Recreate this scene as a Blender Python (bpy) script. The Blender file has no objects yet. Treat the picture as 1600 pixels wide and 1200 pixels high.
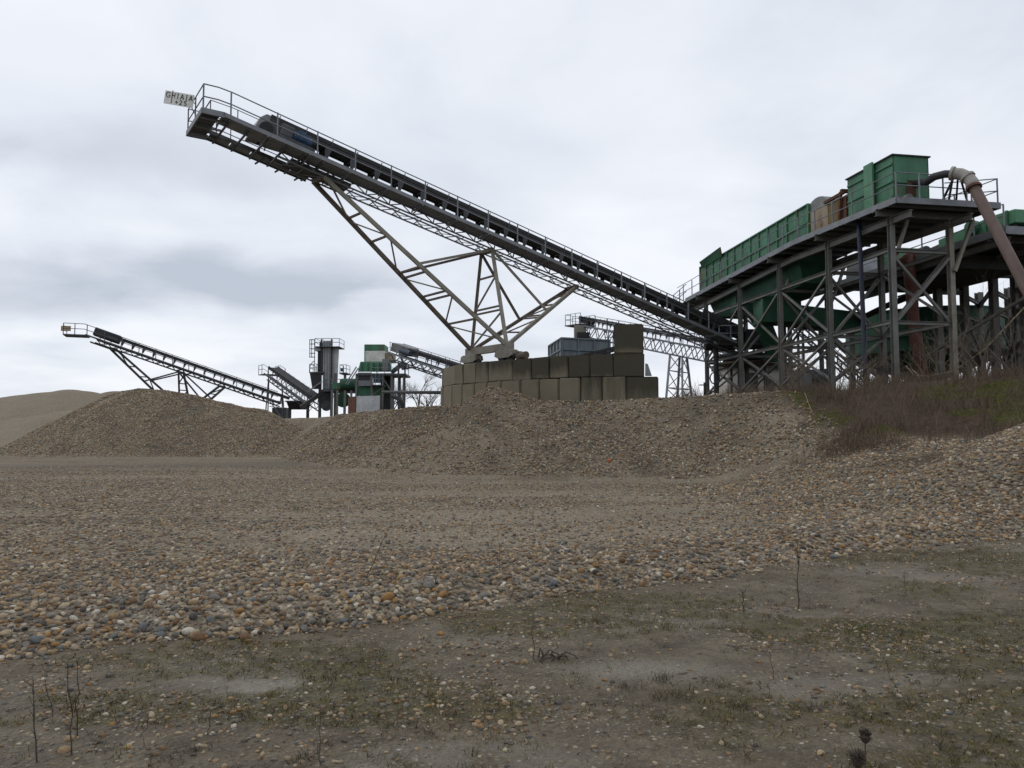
import bpy, bmesh, math, random
import numpy as np
from mathutils import Vector, Matrix, Euler

random.seed(7)
RNG = np.random.default_rng(11)
scn = bpy.context.scene
COL = scn.collection

# ---------------------------------------------------------------- camera
F = 1210.0; EYE = 1.6; PITCH = math.atan(80 / F)
cam = bpy.data.cameras.new('camera'); camo = bpy.data.objects.new('camera', cam); COL.objects.link(camo)
cam.sensor_fit = 'HORIZONTAL'; cam.sensor_width = 36.0; cam.lens = 36.0 * F / 1600.0
cam.clip_start = 0.1; cam.clip_end = 6000
camo.location = (0, 0, EYE); camo.rotation_euler = (math.pi / 2 + PITCH, 0, 0)
scn.camera = camo

# ---------------------------------------------------------------- world, sun, exposure
SUN_AZ = math.radians(-62); SUN_EL = math.radians(46)      # azimuth from +Y (view direction) towards +X
w = bpy.data.worlds.new('World'); scn.world = w; w.use_nodes = True
nt = w.node_tree; N = nt.nodes; L = nt.links; N.clear()
def nd(t, **kw):
    n = N.new(t)
    for k, v in kw.items(): setattr(n, k, v)
    return n
out = nd('ShaderNodeOutputWorld')
bg = nd('ShaderNodeBackground'); L.new(bg.outputs[0], out.inputs[0])
sky = nd('ShaderNodeTexSky', sky_type='NISHITA'); sky.sun_disc = False
sky.sun_elevation = SUN_EL; sky.sun_rotation = SUN_AZ
tc = nd('ShaderNodeTexCoord'); sep = nd('ShaderNodeSeparateXYZ'); L.new(tc.outputs['Generated'], sep.inputs[0])
def mth(op, a, b=None, c=None):
    n = nd('ShaderNodeMath', operation=op)
    for i, v in enumerate((a, b, c)):
        if v is None: continue
        if isinstance(v, (int, float)): n.inputs[i].default_value = v
        else: L.new(v, n.inputs[i])
    return n.outputs[0]
X, Y, Z = sep.outputs
zc = mth('ADD', mth('MAXIMUM', Z, 0.0), 0.16)
comb = nd('ShaderNodeCombineXYZ'); L.new(mth('DIVIDE', X, zc), comb.inputs[0]); L.new(mth('DIVIDE', Y, zc), comb.inputs[1])
def noise(vec, scale, detail, rough, off=(0, 0, 0), dist=0.0):
    mp = nd('ShaderNodeMapping'); mp.inputs['Location'].default_value = off; L.new(vec, mp.inputs[0])
    n = nd('ShaderNodeTexNoise'); n.inputs['Scale'].default_value = scale; n.inputs['Detail'].default_value = detail
    n.inputs['Roughness'].default_value = rough; n.inputs['Distortion'].default_value = dist
    L.new(mp.outputs[0], n.inputs['Vector']); return n.outputs['Fac']
def smooth(v, lo, hi):
    n = nd('ShaderNodeMapRange', interpolation_type='SMOOTHSTEP'); L.new(v, n.inputs[0])
    n.inputs[1].default_value = lo; n.inputs[2].default_value = hi; return n.outputs[0]
big = noise(comb.outputs[0], 0.55, 3, 0.52, (3.1, 1.7, 0), 0.3)
fine = noise(comb.outputs[0], 1.9, 5, 0.56, (0.4, 5.2, 0), 0.25)
warp = noise(tc.outputs['Generated'], 3.0, 4, 0.55, (1.0, 2.0, 0.3))
v = mth('ADD', mth('MULTIPLY', big, 0.62), mth('MULTIPLY', fine, 0.38))
thick = smooth(v, 0.37, 0.66)                     # 1 = thick dark cloud
# the long dark bank of cloud on the left: a belt 8 to 20 degrees up, ragged at its edges
zz = mth('ADD', Z, mth('MULTIPLY', mth('SUBTRACT', warp, 0.5), 0.10))
az = mth('ADD', mth('DIVIDE', X, mth('ADD', mth('ABSOLUTE', Y), 0.05)), mth('MULTIPLY', mth('SUBTRACT', fine, 0.5), 0.9))
belt = mth('MULTIPLY', smooth(zz, 0.125, 0.165), mth('SUBTRACT', 1.0, smooth(zz, 0.175, 0.235)))
belt = mth('MULTIPLY', belt, mth('SUBTRACT', 1.0, smooth(az, -0.30, -0.02)))
belt2 = mth('MULTIPLY', smooth(zz, 0.26, 0.31), mth('SUBTRACT', 1.0, smooth(zz, 0.33, 0.46)))
belt2 = mth('MULTIPLY', belt2, mth('SUBTRACT', 1.0, smooth(az, -0.55, 0.25)))
thick = mth('MINIMUM', mth('ADD', mth('ADD', mth('MULTIPLY', thick, 0.62), mth('MULTIPLY', belt, 0.70)), mth('MULTIPLY', belt2, 0.42)), 1.0)
ramp = nd('ShaderNodeValToRGB'); L.new(thick, ramp.inputs[0])
cr = ramp.color_ramp; cr.elements[0].position = 0.0; cr.elements[0].color = (0.90, 0.925, 0.975, 1)
cr.elements[1].position = 1.0; cr.elements[1].color = (0.50, 0.55, 0.635, 1)
e = cr.elements.new(0.45); e.color = (0.75, 0.79, 0.865, 1)
mul = nd('ShaderNodeMix', data_type='RGBA', blend_type='MULTIPLY'); mul.inputs[0].default_value = 1
L.new(sky.outputs[0], mul.inputs[6]); mul.inputs[7].default_value = (0.1, 0.1, 0.1, 1)
mix = nd('ShaderNodeMix', data_type='RGBA'); mix.inputs[0].default_value = 0.95
L.new(mul.outputs[2], mix.inputs[6]); L.new(ramp.outputs[0], mix.inputs[7]); L.new(mix.outputs[2], bg.inputs[0])
bg.inputs[1].default_value = 1.06
w.cycles.sampling_method = 'MANUAL'; w.cycles.sample_map_resolution = 256
sd = bpy.data.lights.new('sun', 'SUN'); sd.energy = 0.7; sd.angle = math.radians(25); sd.color = (1.0, 0.96, 0.9)
so = bpy.data.objects.new('sun', sd); COL.objects.link(so)
sv = Vector((math.sin(SUN_AZ) * math.cos(SUN_EL), math.cos(SUN_AZ) * math.cos(SUN_EL), math.sin(SUN_EL)))
so.rotation_euler = sv.to_track_quat('Z', 'Y').to_euler(); so.location = (-20, 20, 40)
vs = scn.view_settings; vs.view_transform = 'Standard'; vs.look = 'None'; vs.exposure = 0; vs.gamma = 1; vs.use_curve_mapping = False
scn.cycles.use_denoising = True
scn.cycles.max_bounces = 4; scn.cycles.diffuse_bounces = 2; scn.cycles.glossy_bounces = 2

# ---------------------------------------------------------------- pixels to places
def ray(px, py):
    u = (px - 800) / F; v_ = (600 - py) / F
    return Vector((u, math.cos(PITCH) - v_ * math.sin(PITCH), math.sin(PITCH) + v_ * math.cos(PITCH)))
def P(px, py, Yd):
    r = ray(px, py); t = Yd / r.y
    return Vector((r.x * t, Yd, EYE + r.z * t))
def Pz(px, py, z):
    r = ray(px, py); t = (z - EYE) / r.z
    return Vector((r.x * t, r.y * t, z))
def Pplane(px, py, p0, n):
    r = ray(px, py); o = Vector((0, 0, EYE)); t = (p0 - o).dot(n) / r.dot(n)
    return o + r * t
def proj(p):
    dy = p[1]; dz = p[2] - EYE
    f = dy * math.cos(PITCH) + dz * math.sin(PITCH); up = -dy * math.sin(PITCH) + dz * math.cos(PITCH)
    return 800 + F * p[0] / f, 600 - F * up / f

# ---------------------------------------------------------------- materials
def new_mat(name):
    m = bpy.data.materials.new(name); m.use_nodes = True
    return m, m.node_tree.nodes, m.node_tree.links, m.node_tree.nodes['Principled BSDF']
def paint(name, col, col2=None, rust=0.0, rough=0.6, metal=0.0, scale=1.5, streak=1.0, rustcol=(0.12, 0.045, 0.02), bump=0.0, dirt=0.35, spec=0.35):
    """weathered coating: two tones mixed by noise, dirt, patches of rust"""
    m, n, l, b = new_mat(name)
    if col2 is None: col2 = tuple(c * 0.72 for c in col)
    t = n.new('ShaderNodeTexCoord'); mp = n.new('ShaderNodeMapping'); mp.inputs['Scale'].default_value = (1, 1, streak)
    l.new(t.outputs['Object'], mp.inputs[0])
    def nz(s, d, r, off):
        k = n.new('ShaderNodeTexNoise'); k.inputs['Scale'].default_value = s; k.inputs['Detail'].default_value = d; k.inputs['Roughness'].default_value = r
        a = n.new('ShaderNodeVectorMath'); a.operation = 'ADD'; a.inputs[1].default_value = off; l.new(mp.outputs[0], a.inputs[0]); l.new(a.outputs[0], k.inputs['Vector'])
        return k.outputs['Fac']
    def mr(v, lo, hi, top=1.0):
        k = n.new('ShaderNodeMapRange'); k.inputs[1].default_value = lo; k.inputs[2].default_value = hi; k.inputs[4].default_value = top; l.new(v, k.inputs[0]); return k.outputs[0]
    def mx(f, a, c):
        k = n.new('ShaderNodeMix'); k.data_type = 'RGBA'; l.new(f, k.inputs[0])
        for i, q in ((6, a), (7, c)):
            if isinstance(q, tuple): k.inputs[i].default_value = (*q, 1)
            else: l.new(q, k.inputs[i])
        return k.outputs[2]
    c = mx(mr(nz(scale, 6, 0.6, (0, 0, 0)), 0.35, 0.65), col, col2)
    if dirt: c = mx(mr(nz(scale * 3.3, 8, 0.7, (5, 1, 3)), 0.5, 0.8, dirt), c, (0.05, 0.043, 0.033))
    if rust: c = mx(mr(nz(scale * 1.7, 9, 0.72, (9, 4, 7)), 0.66 - 0.22 * rust, 0.74 - 0.18 * rust, 0.9), c, rustcol)
    l.new(c, b.inputs['Base Color']); b.inputs['Roughness'].default_value = rough; b.inputs['Metallic'].default_value = metal
    b.inputs['Specular IOR Level'].default_value = spec
    if bump:
        bp = n.new('ShaderNodeBump'); bp.inputs['Strength'].default_value = bump; bp.inputs['Distance'].default_value = 0.03
        l.new(nz(scale * 6, 6, 0.65, (2, 2, 2)), bp.inputs['Height']); l.new(bp.outputs[0], b.inputs['Normal'])
    return m
M = {}
M['galv'] = paint('galvanised_steel', (0.205, 0.22, 0.24), (0.15, 0.16, 0.172), 0.12, 0.55, 0.25)
M['galvdark'] = paint('grimy_galvanised_steel', (0.085, 0.092, 0.1), (0.05, 0.053, 0.058), 0.2, 0.65, 0.2)
M['rail'] = paint('railing_paint', (0.085, 0.092, 0.115), (0.06, 0.064, 0.078), 0.15, 0.6)
M['olive'] = paint('olive_grey_steel', (0.235, 0.222, 0.185), (0.16, 0.15, 0.122), 0.22, 0.7)
M['brownsteel'] = paint('brown_grey_steel', (0.125, 0.105, 0.085), (0.085, 0.068, 0.055), 0.5, 0.75)
M['column'] = paint('column_steel', (0.155, 0.155, 0.148), (0.11, 0.107, 0.098), 0.22, 0.65)
M['belt'] = paint('belt_rubber', (0.022, 0.023, 0.026), (0.035, 0.035, 0.036), 0, 0.8, dirt=0.2)
M['green'] = paint('green_paint', (0.058, 0.185, 0.108), (0.036, 0.115, 0.068), 0.42, 0.62, scale=1.1, streak=0.22, dirt=0.65)
M['greenlight'] = paint('faded_green_paint', (0.085, 0.235, 0.125), (0.06, 0.18, 0.10), 0.1, 0.55)
M['greendark'] = paint('grimy_shaded_green_paint', (0.02, 0.095, 0.055), (0.015, 0.06, 0.036), 0.18, 0.65)  # deeper green with grime; on the thickener shell it carries painted-in shade
M['rust'] = paint('rusty_steel', (0.13, 0.055, 0.03), (0.075, 0.035, 0.022), 0.5, 0.85, bump=0.2)
M['rustpipe'] = paint('rusty_pipe', (0.115, 0.08, 0.066), (0.08, 0.055, 0.047), 0.25, 0.75, bump=0.1)
M['redpipe'] = paint('red_oxide_pipe', (0.115, 0.042, 0.03), (0.075, 0.03, 0.022), 0.2, 0.75)
M['beige'] = paint('stained_beige_sheet', (0.30, 0.25, 0.185), (0.20, 0.15, 0.095), 0.5, 0.7, streak=0.3)
M['ochre'] = paint('ochre_stained_sheet', (0.16, 0.105, 0.035), (0.10, 0.065, 0.025), 0.5, 0.75, streak=0.3)
M['greycover'] = paint('grey_cover', (0.20, 0.205, 0.205), (0.14, 0.14, 0.14), 0.12, 0.6)
M['palegalv'] = paint('pale_galvanised_steel', (0.5, 0.515, 0.53), (0.38, 0.39, 0.40), 0.08, 0.5, 0.1)
M['paleelbow'] = paint('pale_pipe_elbow', (0.36, 0.34, 0.31), (0.27, 0.25, 0.225), 0.15, 0.6)
M['white'] = paint('white_paint', (0.62, 0.62, 0.58), (0.48, 0.47, 0.43), 0.18, 0.6)
M['signwhite'] = paint('sign_white', (0.72, 0.72, 0.69), (0.6, 0.59, 0.55), 0.05, 0.5, dirt=0.2)
M['signold'] = paint('stained_sign', (0.42, 0.37, 0.24), (0.3, 0.22, 0.11), 0.5, 0.7, scale=4)
M['black'] = paint('black_paint', (0.018, 0.018, 0.02), (0.012, 0.012, 0.013), 0, 0.6, dirt=0.1)
M['navy'] = paint('navy_hose', (0.014, 0.02, 0.045), (0.01, 0.014, 0.03), 0.05, 0.45)
M['motorblue'] = paint('blue_motor', (0.03, 0.075, 0.15), (0.02, 0.05, 0.10), 0.1, 0.5)
M['hopper'] = paint('grey_blue_hopper', (0.135, 0.165, 0.185), (0.10, 0.12, 0.135), 0.08, 0.55, streak=0.3)
M['darkmetal'] = paint('dark_steel', (0.045, 0.046, 0.048), (0.03, 0.03, 0.032), 0.3, 0.7)
M['glass'] = paint('dark_window', (0.02, 0.024, 0.028), (0.015, 0.018, 0.02), 0, 0.12, dirt=0.1)
M['wallwhite'] = paint('dirty_render_wall', (0.6, 0.585, 0.53), (0.48, 0.455, 0.40), 0.0, 0.85, scale=0.8, streak=0.4)
M['roofing'] = paint('dark_roof', (0.07, 0.07, 0.075), (0.05, 0.05, 0.05), 0.2, 0.8)
M['bluebox'] = paint('blue_grey_machine', (0.045, 0.075, 0.11), (0.04, 0.055, 0.075), 0.15, 0.6)
M['bark'] = paint('grey_bark', (0.085, 0.07, 0.056), (0.055, 0.045, 0.037), 0, 0.9, scale=6, dirt=0.2)
M['palebark'] = paint('pale_dead_wood', (0.17, 0.14, 0.105), (0.11, 0.09, 0.065), 0, 0.9, scale=6, dirt=0.2)
M['deadweed'] = paint('dead_weed', (0.07, 0.052, 0.036), (0.045, 0.034, 0.026), 0, 0.9, scale=9, dirt=0.1)
M['straw'] = paint('straw', (0.26, 0.21, 0.13), (0.17, 0.13, 0.08), 0, 0.85, scale=9, dirt=0.1)

def concrete_mat():
    m, n, l, b = new_mat('mossy_concrete')
    t = n.new('ShaderNodeTexCoord'); oi = n.new('ShaderNodeObjectInfo')
    add = n.new('ShaderNodeVectorMath'); add.operation = 'ADD'; l.new(t.outputs['Object'], add.inputs[0])
    sc = n.new('ShaderNodeVectorMath'); sc.operation = 'SCALE'; sc.inputs['Scale'].default_value = 40; l.new(oi.outputs['Random'], sc.inputs[0]); l.new(sc.outputs[0], add.inputs[1])
    def nz(s, d, r, st):
        mp = n.new('ShaderNodeMapping'); mp.inputs['Scale'].default_value = (1, 1, st); l.new(add.outputs[0], mp.inputs[0])
        k = n.new('ShaderNodeTexNoise'); k.inputs['Scale'].default_value = s; k.inputs['Detail'].default_value = d; k.inputs['Roughness'].default_value = r; l.new(mp.outputs[0], k.inputs['Vector']); return k.outputs['Fac']
    def mr(v, lo, hi, top=1.0):
        k = n.new('ShaderNodeMapRange'); k.inputs[1].default_value = lo; k.inputs[2].default_value = hi; k.inputs[4].default_value = top; l.new(v, k.inputs[0]); return k.outputs[0]
    def mx(f, a, c):
        k = n.new('ShaderNodeMix'); k.data_type = 'RGBA'; l.new(f, k.inputs[0])
        for i, q in ((6, a), (7, c)):
            if isinstance(q, tuple): k.inputs[i].default_value = (*q, 1)
            else: l.new(q, k.inputs[i])
        return k.outputs[2]
    def mt(op, a, c):
        k = n.new('ShaderNodeMath'); k.operation = op
        for i, q in ((0, a), (1, c)):
            if isinstance(q, (int, float)): k.inputs[i].default_value = q
            else: l.new(q, k.inputs[i])
        return k.outputs[0]
    c = mx(mr(nz(1.2, 8, 0.6, 1), 0.3, 0.7), (0.2, 0.17, 0.112), (0.135, 0.115, 0.08))
    c = mx(mt('MULTIPLY', oi.outputs['Random'], 0.5), c, (0.15, 0.132, 0.096))
    at = n.new('ShaderNodeAttribute'); at.attribute_name = 'algae'
    s1 = mt('ADD', mt('MULTIPLY', at.outputs['Fac'], 1.5), mt('SUBTRACT', nz(3.0, 6, 0.65, 0.18), 0.95))
    c = mx(mr(s1, -0.05, 0.45, 0.8), c, (0.022, 0.021, 0.014))
    c = mx(mt('MULTIPLY', mr(nz(1.8, 6, 0.7, 0.6), 0.55, 0.7), mr(at.outputs['Fac'], 0.25, 0.8, 0.75)), c, (0.06, 0.062, 0.016))
    l.new(c, b.inputs['Base Color']); b.inputs['Roughness'].default_value = 0.92
    bp = n.new('ShaderNodeBump'); bp.inputs['Strength'].default_value = 0.4; bp.inputs['Distance'].default_value = 0.02; l.new(nz(14, 6, 0.7, 1), bp.inputs['Height']); l.new(bp.outputs[0], b.inputs['Normal'])
    return m
M['concrete'] = concrete_mat()

# ---------------------------------------------------------------- mesh helpers
class MB:
    """collects solid pieces (world coordinates); build() links them as one mesh object"""
    def __init__(s): s.v = []; s.f = []
    def add(s, vs_, fs):
        o = len(s.v); s.v += [tuple(q) for q in vs_]; s.f += [tuple(i + o for i in f) for f in fs]; return s
    def hexa(s, c):      # c: 4 bottom, 4 top corners
        return s.add(c, [(3, 2, 1, 0), (4, 5, 6, 7), (0, 1, 5, 4), (1, 2, 6, 5), (2, 3, 7, 6), (3, 0, 4, 7)])
    def obox(s, o, ax, ay, az):    # corner + three edge vectors
        o, ax, ay, az = map(Vector, (o, ax, ay, az))
        return s.hexa([o, o + ax, o + ax + ay, o + ay, o + az, o + ax + az, o + ax + ay + az, o + ay + az])
    def bar(s, p0, p1, w_, h_=None, up=(0, 0, 1)):
        p0, p1 = Vector(p0), Vector(p1); h_ = w_ if h_ is None else h_
        d = (p1 - p0).normalized(); u = Vector(up)
        if abs(d.dot(u)) > 0.98: u = Vector((0.17, -0.985, 0)) if abs(d.z) > 0.9 else Vector((0, 0, 1))
        sd_ = d.cross(u).normalized(); u = sd_.cross(d).normalized()
        a, b = sd_ * (w_ / 2), u * (h_ / 2)
        return s.hexa([p0 - a - b, p0 + a - b, p1 + a - b, p1 - a - b, p0 - a + b, p0 + a + b, p1 + a + b, p1 - a + b])
    def ibeam(s, p0, p1, w_, h_, t=0.02, up=(0, 0, 1)):
        p0, p1 = Vector(p0), Vector(p1); d = (p1 - p0).normalized(); u = Vector(up)
        if abs(d.dot(u)) > 0.98: u = Vector((-0.17, 0.985, 0))
        sd_ = d.cross(u).normalized(); u = sd_.cross(d).normalized(); o = u * (h_ / 2 - t / 2)
        s.bar(p0 + o, p1 + o, w_, t, u); s.bar(p0 - o, p1 - o, w_, t, u); s.bar(p0, p1, t, h_ - 2 * t, u); return s
    def channel(s, p0, p1, w_, h_, t=0.02, up=(0, 0, 1), side=1):
        p0, p1 = Vector(p0), Vector(p1); d = (p1 - p0).normalized(); u = Vector(up)
        sd_ = d.cross(u).normalized() * side; u = (sd_.cross(d) * side).normalized() ; o = u * (h_ / 2 - t / 2)
        s.bar(p0, p1, t, h_, u); s.bar(p0 + o - sd_ * (w_ / 2 + t / 2), p1 + o - sd_ * (w_ / 2 + t / 2), w_, t, u); s.bar(p0 - o - sd_ * (w_ / 2 + t / 2), p1 - o - sd_ * (w_ / 2 + t / 2), w_, t, u); return s
    def tube(s, pts, r, n=8, caps=True):
        pts = [Vector(q) for q in pts]; r = r if isinstance(r, (list, tuple)) else [r] * len(pts)
        base = len(s.v); prev = None
        for i, p in enumerate(pts):
            d = (pts[min(i + 1, len(pts) - 1)] - pts[max(i - 1, 0)]).normalized()
            if prev is None: prev = Vector((0, 0, 1)) if abs(d.z) < 0.9 else Vector((1, 0, 0))
            a = (prev - d * prev.dot(d)).normalized(); b = d.cross(a); prev = a
            for k in range(n):
                t = 2 * math.pi * k / n; s.v.append(tuple(p + (a * math.cos(t) + b * math.sin(t)) * r[i]))
        for i in range(len(pts) - 1):
            for k in range(n):
                q = base + i * n; s.f.append((q + k, q + (k + 1) % n, q + n + (k + 1) % n, q + n + k))
        if caps:
            s.f.append(tuple(base + k for k in reversed(range(n)))); s.f.append(tuple(base + (len(pts) - 1) * n + k for k in range(n)))
        return s
    def prism(s, poly, off):   # polygon (list of points) extruded along off
        k = len(poly); off = Vector(off); a = [Vector(q) for q in poly]
        return s.add(a + [q + off for q in a], [tuple(reversed(range(k))), tuple(range(k, 2 * k))] + [(i, (i + 1) % k, (i + 1) % k + k, i + k) for i in range(k)])
    def build(s, name, mat, parent=None, smooth_=False, bevel=0.0):
        me = bpy.data.meshes.new(name)
        off = Vector((0, 0, 0)); q = parent
        while q is not None: off += Vector(q.location); q = q.parent
        me.from_pydata([tuple(Vector(v_) - off) for v_ in s.v], [], s.f)
        if bevel:
            bm = bmesh.new(); bm.from_mesh(me); bmesh.ops.bevel(bm, geom=list(bm.edges), offset=bevel, segments=1, affect='EDGES'); bm.to_mesh(me); bm.free()
        me.materials.append(M[mat] if isinstance(mat, str) else mat)
        if smooth_: me.polygons.foreach_set('use_smooth', [True] * len(me.polygons))
        me.update()
        o = bpy.data.objects.new(name, me); COL.objects.link(o)
        if parent is not None: o.parent = parent
        return o
def thing(name, loc, label, cat, group=None):
    o = bpy.data.objects.new(name, None); COL.objects.link(o); o.location = Vector(loc); o.empty_display_size = 0.3
    return tag(o, label, cat, group)
def tag(o, label=None, cat=None, group=None, kind=None):
    if label: o['label'] = label
    if cat: o['category'] = cat
    if group: o['group'] = group
    if kind: o['kind'] = kind
    return o
def bar(name, p0, p1, w_, mat, parent, h_=None, up=(0, 0, 1)): return MB().bar(p0, p1, w_, h_, up).build(name, mat, parent)
def ibeam(name, p0, p1, w_, h_, mat, parent, t=0.02, up=(0, 0, 1)): return MB().ibeam(p0, p1, w_, h_, t, up).build(name, mat, parent)
def tube(name, pts, r, mat, parent, n=8): return MB().tube(pts, r, n).build(name, mat, parent, True)
def pbox(name, x0, y0, x1, y1, Yd, depth, mat, parent, bevel=0.0):
    """a box whose camera-side face spans these pixels at distance Yd; it runs straight back by depth metres"""
    a, b = P(x0, y1, Yd), P(x1, y0, Yd)
    return MB().obox((a.x, Yd, a.z), (b.x - a.x, 0, 0), (0, depth, 0), (0, 0, b.z - a.z)).build(name, mat, parent, bevel=bevel)
def lerp(a, b, t): return Vector(a) + (Vector(b) - Vector(a)) * t
# ================================================================ TERRAIN
def _hash(ix, iy, seed):
    h = (ix.astype(np.int64) * 374761393 + iy.astype(np.int64) * 668265263 + seed * 1274126177) & 0x7fffffff
    h = ((h ^ (h >> 13)) * 1274126177) & 0x7fffffff
    return ((h ^ (h >> 16)) & 0xffff) / 65535.0
def vnoise(x, y, seed):
    ix, iy = np.floor(x), np.floor(y); fx, fy = x - ix, y - iy
    fx = fx * fx * (3 - 2 * fx); fy = fy * fy * (3 - 2 * fy)
    a, b, c, d = _hash(ix, iy, seed), _hash(ix + 1, iy, seed), _hash(ix, iy + 1, seed), _hash(ix + 1, iy + 1, seed)
    return (a + (b - a) * fx) * (1 - fy) + (c + (d - c) * fx) * fy
def fbm(x, y, sc, octv=4, seed=0, gain=0.5):
    x = x / sc; y = y / sc; t = 0; amp = 1; tot = 0
    for i in range(octv):
        t = t + amp * vnoise(x + 17.3 * i, y - 9.1 * i, seed + i); tot += amp; amp *= gain; x = x * 2.03; y = y * 2.03
    return t / tot * 2 - 1
def sst(v, lo, hi):
    t = np.clip((v - lo) / (hi - lo), 0, 1); return t * t * (3 - 2 * t)
def sdist(x, y, pts):
    """signed distance to a left-to-right line, positive on the far side"""
    best = np.full(x.shape, 1e9); sg = np.ones(x.shape)
    for (ax, ay), (bx, by) in zip(pts[:-1], pts[1:]):
        dx, dy = bx - ax, by - ay; t = np.clip(((x - ax) * dx + (y - ay) * dy) / (dx * dx + dy * dy), 0, 1)
        d = np.hypot(x - ax - t * dx, y - ay - t * dy); m = d < best - 1e-9
        s = np.where(dx * (y - ay) - dy * (x - ax) >= 0, 1, -1)
        best = np.where(m, d, best); sg = np.where(m, s, sg)
    return best * sg
FRONT = [(Pz(px, py, 0.0).x, Pz(px, py, 0.0).y) for px, py in ((0, 1022), (100, 1010), (200, 997), (300, 992), (400, 990), (500, 982), (600, 968), (700, 952), (800, 937), (900, 922), (1000, 912), (1100, 902), (1200, 882), (1300, 866), (1400, 856), (1500, 846), (1600, 838))]
FRONT = [(-60, FRONT[0][1] + 6)] + [(-12, FRONT[0][1] + .6)] + FRONT + [(14, 13.5), (60, 20)]
BASE = [(-140, 70), (-60, 70), (-30, 66), (-19.5, 60), (-15.4, 51.5), (-12.0, 43.5), (-8.6, 37.2), (-5.0, 31.0), (-1.6, 28.4), (1.5, 27.5), (4.3, 26.6), (6.6, 25.8), (9.0, 24.2), (10.6, 21.6), (12.4, 18.6), (15, 16.5), (20, 14.5), (60, 12)]
def heap(x, y, segs, slope, rnd=0.9):
    """heap of loose material poured along a ridge; segs: (x, y, peak height) points"""
    best = np.full(x.shape, -1e9)
    for (ax, ay, ah), (bx, by, bh) in zip(segs[:-1], segs[1:]):
        dx, dy = bx - ax, by - ay; t = np.clip(((x - ax) * dx + (y - ay) * dy) / (dx * dx + dy * dy + 1e-9), 0, 1)
        d = np.hypot(x - ax - t * dx, y - ay - t * dy)
        best = np.maximum(best, ah + (bh - ah) * t - slope * (np.sqrt(d * d + rnd * rnd) - rnd))
    return best
def smax(a, b, k): 
    h = np.clip(0.5 + 0.5 * (a - b) / k, 0, 1); return b + (a - b) * h + k * h * (1 - h)
def smin(a, b, k): return -smax(-a, -b, k)
def terrain(x, y, full=False):
    x = np.asarray(x, float); y = np.asarray(y, float)
    r = np.hypot(x, y)
    n1 = fbm(x, y, 9, 4, 3); n2 = fbm(x, y, 1.6, 4, 21); n3 = fbm(x, y, 0.35, 3, 41)
    df = sdist(x + 0.35 * n2, y + 0.55 * n2 + 0.12 * n3, FRONT)
    near = np.clip(1 - r / 60, 0, 1)
    flat = 0.05 * n1 + 0.022 * n2 * near
    # wheel ruts across the gravel floor
    rut = np.sin((y - 0.16 * x) * 2.1 + 1.3 * fbm(x, y, 6, 2, 8)) * 0.035 * sst(df, 1.5, 3.5) * (1 - sst(y, 20, 26))
    ridge = sst(df, -0.25, 0.55) * (0.16 + 0.08 * fbm(x, y, 1.1, 3, 31)) * (1 - 0.7 * sst(df, 1.2, 2.6)) 
    ridge = ridge + sst(df, -0.1, 0.7) * 0.02 * n3
    flat = flat + rut + ridge + np.where(df < 0, 0.018 * n2 + 0.008 * n3, 0) * near
    # right-hand shelf of gravel climbing to the scrub
    shelf = 1.30 * sst(x + 0.5 * n1 + 0.25 * n2, 5.8, 11.2) * sst(y - 0.1 * x, 11.0, 19.5)
    mound = heap(x, y, [(11.0, 15.6, 1.75), (13.4, 17.4, 2.35), (18, 19, 2.6)], 0.5, 0.8) + 0.12 * n2
    d = sdist(x + 0.5 * n2 + 0.5 * n1, y + 0.7 * n2 + 0.6 * n1, BASE)
    sl = 0.66 - 0.29 * sst(x, 8.5, 12.0)
    top = 3.02 + 0.12 * sst(x, 5, 10) + 0.72 * sst(y, 34, 48) * sst(x, 5.5, 8) + 0.42 * sst(x, 11, 15) * (1 - sst(y, 34, 48)) + 0.06 * n1
    gully = 0.30 * np.abs(fbm(x, y * 0.35, 1.7, 3, 77)) + 0.07 * n2
    bankz = shelf + np.maximum(d, 0) * sl - gully * sst(d, 0.2, 1.5) * (1 - sst(d * sl, 2.2, 3.2))
    bank = smin(bankz, top, 0.22)
    z = flat + shelf
    z = np.where(d > -1.2, smax(z, np.where(d > 0, bank, shelf + d * 0.35), 0.3), z)
    reg = np.where(d > 0.15, 1, 0)
    z = z + 0.85 * np.clip(1 - np.hypot(x + 0.85, (y - 33.0) * 0.9) / 2.1, 0, 1) ** 1.15 * sst(d, 0.2, 2.0)
    h1 = heap(x, y, [(-32.2, 64.0, 5.2), (-30.6, 63.6, 5.4), (-28.0, 63.4, 5.15), (-24.5, 62.4, 4.45), (-21.0, 60.5, 3.75), (-19.4, 59.4, 3.55)], 0.60, 0.8) + 0.22 * n1 + 0.12 * n2
    reg = np.where(h1 > z + 0.02, 2, reg); z = smax(z, h1, 0.2)
    h2 = heap(x, y, [(-64, 80, 5.0), (-54, 81.5, 5.5), (-46.6, 82, 6.4), (-45.5, 82, 6.3)], 0.44, 2.2) + 0.18 * n1
    h3 = heap(x, y, [(-46.6, 91, 6.75), (-45.6, 91, 6.7)], 0.5, 1.6) + 0.1 * n1
    h4 = heap(x, y, [(-52, 72, 2.2), (-41, 71.5, 3.9), (-38.5, 71, 3.9)], 0.46, 1.4) + 0.15 * n1
    for i, h in ((3, h2), (4, h3), (5, h4)):
        reg = np.where(h > z + 0.02, i, reg); z = smax(z, h, 0.2)
    z = smax(z, np.where(x > 7, mound, -5), 0.25)
    if not full: return z
    return z, reg, df, d, n1, n2, n3
def zt(x, y): return float(terrain(np.array([x]), np.array([y]))[0])

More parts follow.
